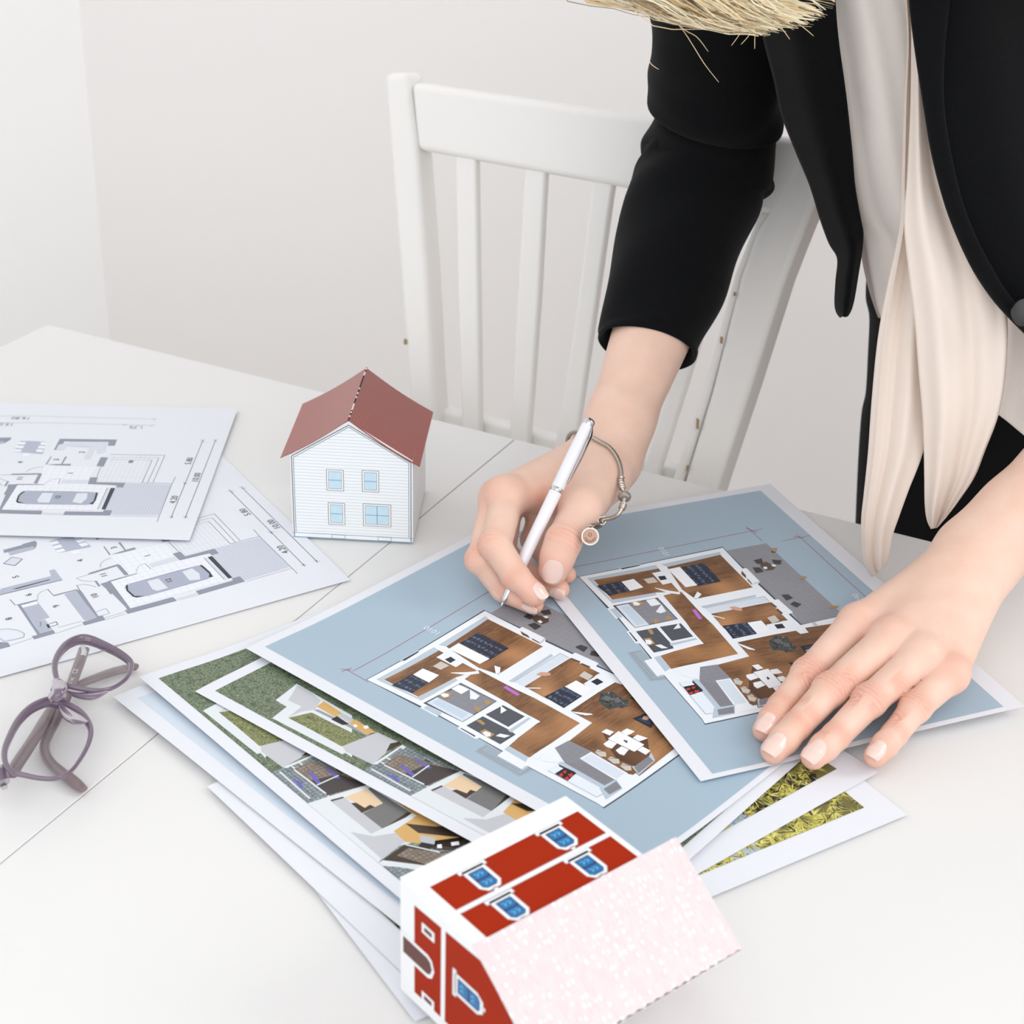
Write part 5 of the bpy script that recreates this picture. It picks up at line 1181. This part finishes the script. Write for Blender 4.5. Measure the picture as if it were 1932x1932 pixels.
srows = [((1131, 627), (1310, 684)), ((1139, 590), (1322, 650)), ((1158, 480), (1358, 575)), ((1176, 400), (1388, 500)), ((1190, 345), (1414, 432)), ((1205, 303), (1434, 386)), ((1212, 286), (1440, 370)),
         ((1215, 274), (1453, 362)), ((1219, 262), (1455, 345)), ((1228, 226), (1463, 292)), ((1233, 210), (1468, 262)), ((1222, 186), (1474, 234)), ((1220, 150), (1476, 205)), ((1229, 105), (1476, 160)), ((1228, 50), (1471, 90)), ((1227, 0), (1467, 20)), ((1240, -120), (1500, -90)), ((1275, -250), (1570, -220))]
ys = [YA(655), YA(620), YA(527), YA(450), YA(388), YA(344), YA(328), YA(318), YA(305), 1.2, 1.202, 1.2, 1.195, 1.19, 1.18, 1.17, 1.15, 1.135]
rings = []; cs_ = []
for (l, r), y in zip(srows, ys): a, b = aty(*l, y), aty(*r, y); cs_.append(((a+b)/2, (b-a)/2))
K = 56
for i, (c, hv) in enumerate(cs_):
    d = cs_[min(i+1, len(cs_)-1)][0]-cs_[max(i-1, 0)][0]; d /= np.linalg.norm(d); bv = np.cross(d, hv); bv = bv/np.linalg.norm(bv)*np.linalg.norm(hv)*(.96 if i < 9 else .95)
    rings.append([c+hv*math.cos(2*math.pi*j/K)+bv*math.sin(2*math.pi*j/K) for j in range(K)])
rg = np.array(rings); fine = []
n_f = 130
for j in range(K): fine.append(cat(rg[:, j], n_f))
fine = np.array(fine).transpose(1, 0, 2); cen = fine.mean(1, keepdims=True)
for i in range(n_f):
    v = i/(n_f-1)*(len(srows)-1)
    for j in range(K):
        a = 2*math.pi*j/K; dd = fine[i, j]-cen[i, 0]; u = dd/np.linalg.norm(dd)
        amp = .0016*math.sin(a*2+v*1.9)*math.exp(-((v-8)/5)**2)+.0011*math.sin(a*3-v*2.7+1)+.0022*math.exp(-((v-10.4-.8*math.sin(a))/.35)**2)*-1
        fine[i, j] += u*amp*(1 if i > 3 else 0)
inner = []
for s_, o_ in ((.965, -.0012), (.93, .0), (.90, .004), (.88, .016)):
    ax_ = cen[3, 0]-cen[0, 0]; ax_ /= np.linalg.norm(ax_); inner.append(cen[0]+(fine[0]-cen[0])*s_+ax_*o_)
sl = np.concatenate([np.array(inner[::-1]), fine]); loft('blazer_sleeve', [[p-pl0 for p in r] for r in sl], m_black, person, True, False)
# left sleeve
tB = .56; cB = wB+(elB-wB)*tB; dB_ = (elB-wB)/np.linalg.norm(elB-wB)
Pb = [cB+dB_*.02, cB+dB_*.004, cB-dB_*.001, cB, cB+dB_*.03, elB-dB_*.02, elB+np.array([.006, .004, .03]), (elB+shB)/2+np.array([.01, .01, 0]), shB+np.array([0, .01, -.02]), shB+np.array([-.03, .01, .012])]
Rb = [.036, .037, .039, .0405, .043, .050, .052, .055, .060, .058]
loft('blazer_sleeve', [[p-pl0 for p in r] for r in tube(Pb, Rb, 40, None, 60)], m_black, person, True, False)
# blazer fronts
cloth('blazer_front', [((1400, -160), (1560, -160), 1.05, 1.03), ((1432, -40), (1572, -40), 1.06, 1.04), ((1440, 60), (1580, 60), 1.075, 1.05), ((1462, 150), (1592, 150), 1.085, 1.06), ((1476, 215), (1600, 215), 1.09, 1.065), ((1503, 285), (1607, 285), 1.095, 1.075), ((1530, 350), (1612, 350), 1.10, 1.08), ((1550, 415), (1622, 408), 1.105, 1.085), ((1566, 458), (1627, 436), 1.11, 1.09),
      ((1582, 487), (1625, 470), 1.11, 1.092), ((1579, 530), (1617, 520), 1.11, 1.094), ((1577, 570), (1610, 562), 1.11, 1.096), ((1580, 588), (1604, 584), 1.11, 1.098), ((1587, 598), (1597, 596), 1.11, 1.10)], m_black, .012, 70, 22, [(.55, .2, .004, .3)], .0022)
cloth('blazer_front', [((1690, -200), (2150, -220), 1.0, 1.04), ((1712, -60), (2160, -80), .985, 1.03), ((1718, 20), (2160, 20), .975, 1.025), ((1730, 110), (2160, 110), .97, 1.02), ((1745, 200), (2160, 200), .965, 1.015), ((1760, 290), (2160, 300), .962, 1.01), ((1785, 385), (2160, 390), .96, 1.005), ((1812, 455), (2160, 480), .96, 1.0),
      ((1840, 512), (2160, 560), .96, 1.0), ((1874, 562), (2160, 640), .96, 1.0), ((1905, 597), (2160, 700), .96, 1.0), ((1940, 632), (2160, 740), .96, 1.0), ((1975, 668), (2160, 770), .96, 1.0)], m_black, .016, 70, 30, [(.35, .15, .006, .2)], .0022)
cloth('lapel', [((1713, -60), (1800, -80), .981, .978), ((1718, 20), (1790, 10), .971, .967), ((1730, 110), (1781, 100), .966, .962), ((1745, 200), (1779, 190), .961, .958), ((1760, 290), (1790, 275), .957, .954), ((1785, 385), (1812, 372), .955, .952), ((1812, 455), (1838, 442), .955, .952), ((1840, 512), (1868, 500), .955, .952), ((1874, 562), (1898, 550), .955, .952), ((1905, 597), (1927, 585), .955, .952), ((1940, 632), (1955, 618), .955, .952)], m_black, .002, 60, 8, [], .003)
bt = aty(1934, 590, .940); V, Fq = [], []
rr = [[bt-pl0-FW*z+(RT*math.cos(a)+UP*math.sin(a))*r for a in np.linspace(0, 2*math.pi, 24, endpoint=False)] for z, r in ((-.001, .0075), (.0008, .0085), (.002, .0080), (.0016, .0062), (.0012, .001))]
loft('button', rr, mat('black_button', (28, 28, 30), 0.3, spec=0.6), person)
# blazer back, wrapping behind
bk = []
for lx, ly, yl, bz in ((1440, -160, 1.06, 0), (1446, -20, 1.075, 0), (1455, 90, 1.085, 0), (1484, 215, 1.10, 0), (1535, 330, 1.11, 0), (1585, 425, 1.115, 0)):
    a = aty(lx+6, ly, yl); P = [a, a+np.array([.012, .06, -.005]), a+np.array([.07, .15, -.01]), np.array([.36, 1.345, a[2]-.01]), np.array([.48, 1.30, a[2]-.01]), np.array([.545, 1.20, a[2]-.01]), np.array([.55, 1.08, a[2]-.01])]; bk.append(cat(P, 40))
bk = np.array(bk); B2 = np.array([cat(bk[:, j], 30) for j in range(40)]).transpose(1, 0, 2)
o = obj('blazer_back', (B2.reshape(-1, 3)-pl0), grid_faces(30, 40, False), m_black, person, True); s_ = o.modifiers.new('t', 'SOLIDIFY'); s_.thickness = .002; s_.offset = 0
# blouse
cloth('blouse', [((1500, -200), (2050, -200), 1.048, 1.020), ((1530, -60), (2060, -60), 1.063, 1.020), ((1555, 60), (2080, 60), 1.073, 1.025), ((1570, 180), (2100, 180), 1.083, 1.030), ((1585, 300), (2110, 300), 1.093, 1.035), ((1603, 400), (2110, 410), 1.103, 1.040), ((1628, 445), (2110, 520), 1.108, 1.045), ((1643, 520), (2100, 640), 1.108, 1.045), ((1656, 580), (2090, 780), 1.108, 1.045), ((1668, 606), (2060, 925), 1.108, 1.045)],
      m_cream, .012, 70, 60, [(.10, .03, -.004, .1), (.2, .05, .006, .1), (.33, .03, -.005, .0), (.48, .05, .006, .0), (.62, .04, .006, -.1)], .001)
cloth('blouse_lining', [((1618, 440), (1660, 440), 1.135, 1.135), ((1628, 500), (1690, 500), 1.135, 1.135), ((1640, 550), (1710, 560), 1.135, 1.135), ((1656, 598), (1730, 640), 1.135, 1.135)], mat('shaded_cream_inside', (190, 176, 168), 0.8, bump=.1, bscale=1500), .0, 14, 8, [], .001)  # inside of the blouse, its shadow painted in as a taupe colour
cloth('scarf_tail', [((1700, -80), (1722, -80), .99, .99), ((1712, 60), (1728, 60), 1.0, 1.0), ((1706, 200), (1738, 200), 1.0, 1.0), ((1702, 330), (1746, 330), .998, .998), ((1697, 430), (1762, 430), .995, .995), ((1672, 550), (1766, 550), .99, .99), ((1656, 640), (1762, 650), .985, .985), ((1645, 750), (1756, 760), .98, .98), ((1638, 850), (1742, 850), .972, .972), ((1630, 930), (1714, 925), .966, .966),
      ((1625, 980), (1697, 972), .962, .962), ((1626, 1030), (1684, 1010), .960, .960), ((1632, 1066), (1678, 1046), .958, .958), ((1645, 1088), (1672, 1066), .957, .957)], m_silk, .003, 90, 26, [(.12, .05, .004, 0), (.35, .08, -.004, 0), (.62, .12, .005, 0)], .0006)
cloth('scarf_tail', [((1722, -80), (1760, -80), .985, .985), ((1720, 60), (1768, 60), .99, .985), ((1718, 200), (1780, 200), .985, .98), ((1712, 330), (1806, 330), .98, .975), ((1706, 420), (1852, 420), .975, .972), ((1714, 510), (1886, 510), .972, .97), ((1725, 600), (1900, 600), .97, .97), ((1733, 700), (1897, 700), .968, .968), ((1740, 780), (1884, 780), .966, .966), ((1743, 850), (1858, 850), .965, .965),
      ((1744, 900), (1838, 900), .964, .964), ((1745, 950), (1808, 945), .963, .963), ((1749, 980), (1786, 974), .962, .962), ((1757, 998), (1768, 995), .961, .961)], m_silk, .006, 90, 34, [(.25, .12, .006, .1), (.6, .10, -.006, .2), (.96, .03, .0025, 0)], .0006)
# trousers
trr = [((1640, 520), 1.25), ((1636, 570), 1.245), ((1643, 610), 1.24), ((1640, 690), 1.235), ((1636, 760), 1.23), ((1628, 800), 1.23), ((1622, 880), 1.225), ((1617, 990), 1.22), ((1612, 1120), 1.22)]
rings = []
for (l, y) in trr:
    a = aty(*l, y); hw_ = .155; c = a+np.array([hw_, 0, 0]); rings.append([c+np.array([-hw_*math.copysign(abs(math.cos(t))**.85, math.cos(t)), -.112*math.sin(t), 0]) for t in np.linspace(0, 2*math.pi, 64, endpoint=False)])
rg = np.array(rings); rg = np.array([cat(rg[:, j], 40) for j in range(64)]).transpose(1, 0, 2)
loft('trousers', [[p-pl0 for p in r] for r in rg], m_blk2, person, True, False)
for s in (-1, 1):
    hp = np.array([.44+.072*s, 1.225, -.09]); kn_ = np.array([.43+.085*s, 1.295, -.34]); an_ = np.array([.43+.09*s, 1.36, -.67])
    loft('trouser_leg', [[p-pl0 for p in r] for r in tube([hp+np.array([0, -.01, .06]), hp, (hp+kn_)/2, kn_, (kn_+an_)/2, an_], [.070, .074, .074, .066, .056, .048], 32, None, 30)], m_blk2, person, True, False)
    loft('shoe', [[p-pl0 for p in r] for r in tube([an_+np.array([0, .045, -.045]), an_+np.array([0, .03, -.035]), an_+np.array([0, -.04, -.040]), an_+np.array([0, -.12, -.048]), an_+np.array([0, -.165, -.055])], [.012, .030, .036, .034, .008], 20, None, 24)], mat('black_leather', (20, 19, 18), .35), person)
# hair: a cap and several hundred locks that fall forward over the brow
m_h1 = mat('blond_hair', (252, 238, 208), 0.42, spec=0.5, noise=0.12, nscale=500); m_h2 = mat('honey_hair', (240, 214, 168), 0.45, spec=0.5, noise=0.12, nscale=500); m_h3 = mat('dark_blond_hair', (150, 126, 96), 0.5, noise=0.12, nscale=500)
Vh, Fh, mi = [], [], []
env = lambda x: float(np.interp(x, [1150, 1222, 1262, 1300, 1345, 1400, 1445, 1480, 1530, 1560, 1580], [0, 22, 40, 50, 60, 66, 70, 62, 52, 32, 5]))
def lock(P, r0, mm, n=16, tip=.15):
    global Vh, Fh, mi
    R_ = [r0*(.7+.3*min(1, i/4))*(1 if i < n*.6 else max(tip, 1-(i-n*.6)/(n*.4)*(1-tip))) for i in range(n)]; Q = cat(P, n); tb = tube(Q, R_, 4, [r*.6 for r in R_]); b = len(Vh); Vh += [p-pl0 for q in tb for p in q]; f = grid_faces(n, 4, True, b); Fh += f; mi += [mm]*len(f)
hr = random.Random(11)
for i in range(70):
    xe = hr.uniform(1200, 1555); ye = env(xe)-hr.uniform(8, 34); k = (xe-1180)/400
    lock([head+np.array([.07*hr.uniform(-1, 1), -.03, .06]), aty(xe-230, ye-hr.uniform(110, 150)*(1+.5*k), .965), aty(xe-105, ye-hr.uniform(26, 46)*(1+.6*k), .965), aty(xe, ye, .965)], hr.uniform(.0018, .0034), hr.choice((0, 1)), 18, .05)
for i in range(240):
    a_ = hr.uniform(-1, 1); S_ = head+np.array([.05+.03*hr.random(), a_*.06, .07*hr.random()+.03]); lock([S_, S_+np.array([.035, -.005, -.05]), np.array([.315+hr.uniform(0, .03), .95+a_*.05, .46]), np.array([.305+hr.uniform(-.01, .03), .95+a_*.05, hr.uniform(.40, .43)])], hr.uniform(.0005, .0014), hr.choice((0, 1)), 12)
    S_ = head+np.array([hr.uniform(-.07, .07), .05+.05*hr.random(), .08*hr.random()]); lock([S_, S_+np.array([0, .03, -.03]), head+np.array([hr.uniform(-.09, .09), .115, -.05]), head+np.array([hr.uniform(-.11, .10), .10, -.13])], hr.uniform(.0006, .0018), hr.choice((0, 1)), 12)
for i in range(480):
    xe = hr.choice((hr.gauss(1440, 70), hr.uniform(1180, 1580), hr.gauss(1350, 80))); xe = min(max(xe, 1165), 1575); ye = env(xe)-abs(hr.gauss(0, 26)); k = (xe-1180)/400
    E_ = aty(xe, ye, hr.uniform(.935, .985)); M_ = aty(xe-hr.uniform(70, 130), ye-hr.uniform(16, 44)*(1+.6*k), hr.uniform(.93, .985)); M2 = aty(xe-hr.uniform(170, 260)*(1.1-k*.5), ye-hr.uniform(80, 170)*(1+.5*k), hr.uniform(.90, .99))
    sx = hr.uniform(-1, 1); S_ = head+np.array([.07*sx, -.05+hr.uniform(-.03, .05), .05+hr.uniform(-.02, .04)]); lock([S_, (S_+M2)/2+np.array([-.02, -.012, .01]), M2, M_, E_], hr.choice((hr.uniform(.0002, .0004), hr.uniform(.0002, .0005), hr.uniform(.0006, .0013))), hr.choice((0, 0, 0, 1, 1, 2)))
for P in ([(1255, 20), (1287, 55), (1310, 90), (1330, 122), (1356, 155)], [(1262, 25), (1290, 55), (1315, 70), (1336, 97)], [(1215, 95), (1228, 120), (1243, 131)], [(1400, 50), (1395, 65), (1380, 86)], [(1420, 50), (1412, 68), (1398, 84)], [(1425, 50), (1424, 75), (1424, 92)], [(1465, 40), (1480, 60), (1490, 74)], [(1500, 40), (1520, 55), (1535, 68)]):
    lock([aty(x, y, .955) for x, y in P], .00017, 1, 12, .5)
g = 28
for ci in range(g):
    for cj in range(g):
        th, ph = math.pi*ci/(g-1)*.62, 2*math.pi*cj/g; q = np.array([math.sin(th)*math.cos(ph)*.086, math.sin(th)*math.sin(ph)*.106+.012, math.cos(th)*.112]); c_, s_ = .8, .6; Vh.append(head+np.array([q[0], c_*q[1]+s_*q[2]*.35, -s_*q[1]*.35+c_*q[2]+.012])-pl0)
b = len(Vh)-g*g; f = grid_faces(g, g, True, b); Fh += f; mi += [1]*len(f)
obj('hair', Vh, Fh, None, person, True, [m_h1, m_h2, m_h3], mi)
# ================================================================= bracelet on the right wrist
d0 = np.linalg.norm(wA-CP); d1 = np.linalg.norm(tM-CP)
def pz(x, y, off):
    d = FW+RT*(x-966)/F_PX-UP*(y-966)/F_PX; d /= np.linalg.norm(d); return CP+d*(d0+(d1-d0)*(y-866)/(955-866)+off)
bp_ = [(1062, 853, .012), (1085, 845, -.008), (1112, 847, -.020), (1143, 864, -.024), (1164, 890, -.020), (1174, 921, -.010), (1178, 938, -.004), (1173, 960, .002), (1160, 975, .006), (1134, 980, .010), (1105, 972, .022), (1078, 940, .034), (1062, 900, .036), (1054, 872, .026)]
Pq = [pz(*q) for q in bp_]; n_ = len(Pq); Q = []
for i in range(n_):
    p0, p1, p2, p3 = Pq[i-1], Pq[i], Pq[(i+1) % n_], Pq[(i+2) % n_]
    for u in np.linspace(0, 1, 33)[:-1]: Q.append(0.5*((2*p1)+(-p0+p2)*u+(2*p0-5*p1+4*p2-p3)*u*u+(-p0+3*p1-3*p2+p3)*u**3))
Q = np.array(Q)
for _ in range(12):
    d = fA(Q); e = .0008; gq = np.stack([fA(Q+np.eye(3)[i]*e)-fA(Q-np.eye(3)[i]*e) for i in range(3)], 1); gq /= np.linalg.norm(gq, axis=1)[:, None]+1e-9; Q = Q+gq*np.clip(.0021-d, 0, .004)[:, None]*.8; Q = (np.roll(Q, 1, 0)+Q*4+np.roll(Q, -1, 0))/6
br = empty('charm_bracelet', tuple(Q[0])); tag(br, 'silver snake chain bracelet with a dangling round charm on the wrist behind the pen', 'bracelet'); b0 = np.array(br.location)
def ringtube(name, I, rf, m, k=12, closed=False):
    V = []; N_ = len(I); P = Q[I % len(Q)]; c = Q.mean(0)
    for i in range(N_):
        t = P[min(i+1, N_-1)]-P[max(i-1, 0)] if not closed else P[(i+1) % N_]-P[i-1]
        t /= np.linalg.norm(t); o = P[i]-c; o -= t*(o@t); o /= np.linalg.norm(o); w = np.cross(t, o); V += [P[i]+(o*math.cos(2*math.pi*j/k)+w*math.sin(2*math.pi*j/k))*rf(i, N_)-b0 for j in range(k)]
    F = grid_faces(N_, k)
    if closed: F += [((N_-1)*k+j, (N_-1)*k+(j+1) % k, (j+1) % k, j) for j in range(k)]
    else: F += [tuple(range(k-1, -1, -1)), tuple((N_-1)*k+j for j in range(k))]
    return obj(name, V, F, m, br, True)
ringtube('snake_chain', np.arange(len(Q)), lambda i, n: .00125+.00022*(i % 2), m_silver, 10, True)
def near(x, y): 
    pr = [(abs((p-CP)@RT/((p-CP)@FW)*F_PX+966-x)+abs(966-(p-CP)@UP/((p-CP)@FW)*F_PX-y)) for p in Q[:320]]; return int(np.argmin(pr))
for (x, y, L_) in ((1174, 914, 12), (1172, 957, 7), (1064, 850, 8)):
    k_ = near(x, y); ringtube('stopper', np.arange(k_-L_, k_+L_), lambda i, n: .0021+.00035*math.cos(i*1.25), m_silver)
k_ = near(1178, 937); ringtube('clasp_bead', np.arange(k_-8, k_+9), lambda i, n: .0018+.0026*math.sqrt(max(0, 1-((i-8)/8.6)**2)), mat('carved_silver', (176, 170, 162), 0.32, metal=1.0, noise=0.5, nscale=1400, bump=.8, bscale=1500))
pc = Q[near(1136, 979)]
def disc(c, r, n_ax, prof, m, name, k=36):
    n_ax = n_ax/np.linalg.norm(n_ax); a = np.cross(n_ax, UP); a /= np.linalg.norm(a); b = np.cross(n_ax, a); return loft(name, [[c+n_ax*z+(a*math.cos(t)+b*math.sin(t))*q*r-b0 for t in np.linspace(0, 2*math.pi, k, endpoint=False)] for z, q in prof], m, br)
pcn = pz(1113, 1012, .004); fn_ = -FW+RT*.15
obj('charm_link', *(lambda vf: ([p-b0 for p in vf[0]], vf[1]))(merge([tube_vf([pc+RT*.0006+UP*.0022, pc-RT*.0028+UP*.001, pc-RT*.003-UP*.002, pc+RT*.0-UP*.003, pc+RT*.002-UP*.0005, pc+RT*.0006+UP*.0022], .0009, 8, 24), tube_vf([pc-UP*.0025-RT*.002, pcn+UP*.0075+RT*.0008, pcn+UP*.0056+RT*.0003], .0007, 8, 8)])), m_silver, br, True)
disc(pcn, .0056, fn_, [(-.0006, .05), (-.0006, .98), (0, 1.03), (.0007, .98), (.0007, .86), (.0003, .84), (.0003, .02)], m_silver, 'round_charm')
disc(pcn+fn_/np.linalg.norm(fn_)*.00045, .0046, fn_, [(0, .98), (.0002, .96), (.0002, .02)], mat('coppery_enamel', (156, 124, 108), 0.3, metal=.6), 'charm_face')
nn_ = fn_/np.linalg.norm(fn_); a_ = np.cross(UP, nn_); a_ /= np.linalg.norm(a_); b_ = np.cross(nn_, a_); Vb, Fb = [], []
for i in range(34):
    t = 2*math.pi*i/34; c = pcn+(a_*math.cos(t)+b_*math.sin(t))*.0055+nn_*.0003; v = [c+np.array(q)*.0005-b0 for q in ((1, 0, 0), (-1, 0, 0), (0, 1, 0), (0, -1, 0), (0, 0, 1), (0, 0, -1))]; Vb, Fb = merge([(Vb, Fb), (v, [(0, 2, 4), (2, 1, 4), (1, 3, 4), (3, 0, 4), (2, 0, 5), (1, 2, 5), (3, 1, 5), (0, 3, 5)])])
obj('beaded_rim', Vb, Fb, m_silver, br, True)
Vt, Ft = [], []
for i, chx in enumerate('PANDORA'):
    t = math.radians(-158+i*22.6); pos = pcn+(a_*math.cos(t)+b_*math.sin(t))*.0033+nn_*.00075; dr_ = a_*-math.sin(t)+b_*math.cos(t); up_ = -(a_*math.cos(t)+b_*math.sin(t))
    for pl in text_polys(chx, .0020, (0, 0), (1, 0), (0, 1)): Vt, Ft = merge([(Vt, Ft), ([pos+dr_*x+up_*y-b0 for x, y in pl], [tuple(range(len(pl)))])])
obj('engraved_name', Vt, Ft, m_dark, br)
V, F = [], []
for t in np.linspace(0, 2*math.pi, 20, endpoint=False):
    for r in (.0008, .0011): V.append(pcn+nn_*.00075+UP*.0010+(a_*math.cos(t)+b_*math.sin(t))*r-b0)
obj('engraved_crown_ring', V, [(2*i, 2*i+1, (2*i+3) % 40, (2*i+2) % 40) for i in range(20)], m_dark, br)

# ================================================================= shoulders of the blazer and the lowered face (above the frame)
def fyoke(P):
    d = smin(seg(P, shA+np.array([.0, .01, -.004]), shB+np.array([.0, .01, -.004]), .066, .068), seg(P, (neck+hip)/2+np.array([.03, .03, .1]), neck+np.array([0, .06, -.03]), .10, .085), .05)
    d = np.maximum(d, -(P[:, 2]-.385)); n = P-(neck+np.array([0, .0, .03])); return np.maximum(d, .072-np.linalg.norm(n*np.array([1, .9, .8]), axis=1))
Vy, Fy, Ny = nets(fyoke, (-.02, .93, .36), (.58, 1.30, .54), .0045)
obj('blazer_yoke', Vy-pl0, Fy, m_black, person, True)
m_lip = mat('lips', (196, 112, 108), .4); m_lash = mat('lashes', (70, 52, 42), .6)
for s in (-1, 1):
    c = head+np.array([.030*s, -.1005, -.0115])
    v, f = tube_vf([c+np.array([-.013, .004, .002])-pl0, c+np.array([-.006, -.0005, -.001])-pl0, c+np.array([.006, -.0005, -.001])-pl0, c+np.array([.013, .004, .002])-pl0], .0012, 8, 14); obj('eyelashes', v, f, m_lash, person, True)
    v, f = tube_vf([c+np.array([-.016, .004, .020])-pl0, c+np.array([0, -.003, .024])-pl0, c+np.array([.016, .006, .020])-pl0], .0016, 8, 14, ); obj('eyebrow', v, f, mat('brow_hair', (150, 118, 80), .7), person, True)
c = head+np.array([0, -.1015, -.082])
for dz_i, r_ in ((.0028, .0032), (-.0032, .0038)):
    v, f = tube_vf([c+np.array([-.020, .010, dz_i*.2])-pl0, c+np.array([-.008, .0005, dz_i])-pl0, c+np.array([.008, .0005, dz_i])-pl0, c+np.array([.020, .010, dz_i*.2])-pl0], [.0006, r_, r_, .0006], 10, 16); obj('lip', v, f, m_lip, person, True)
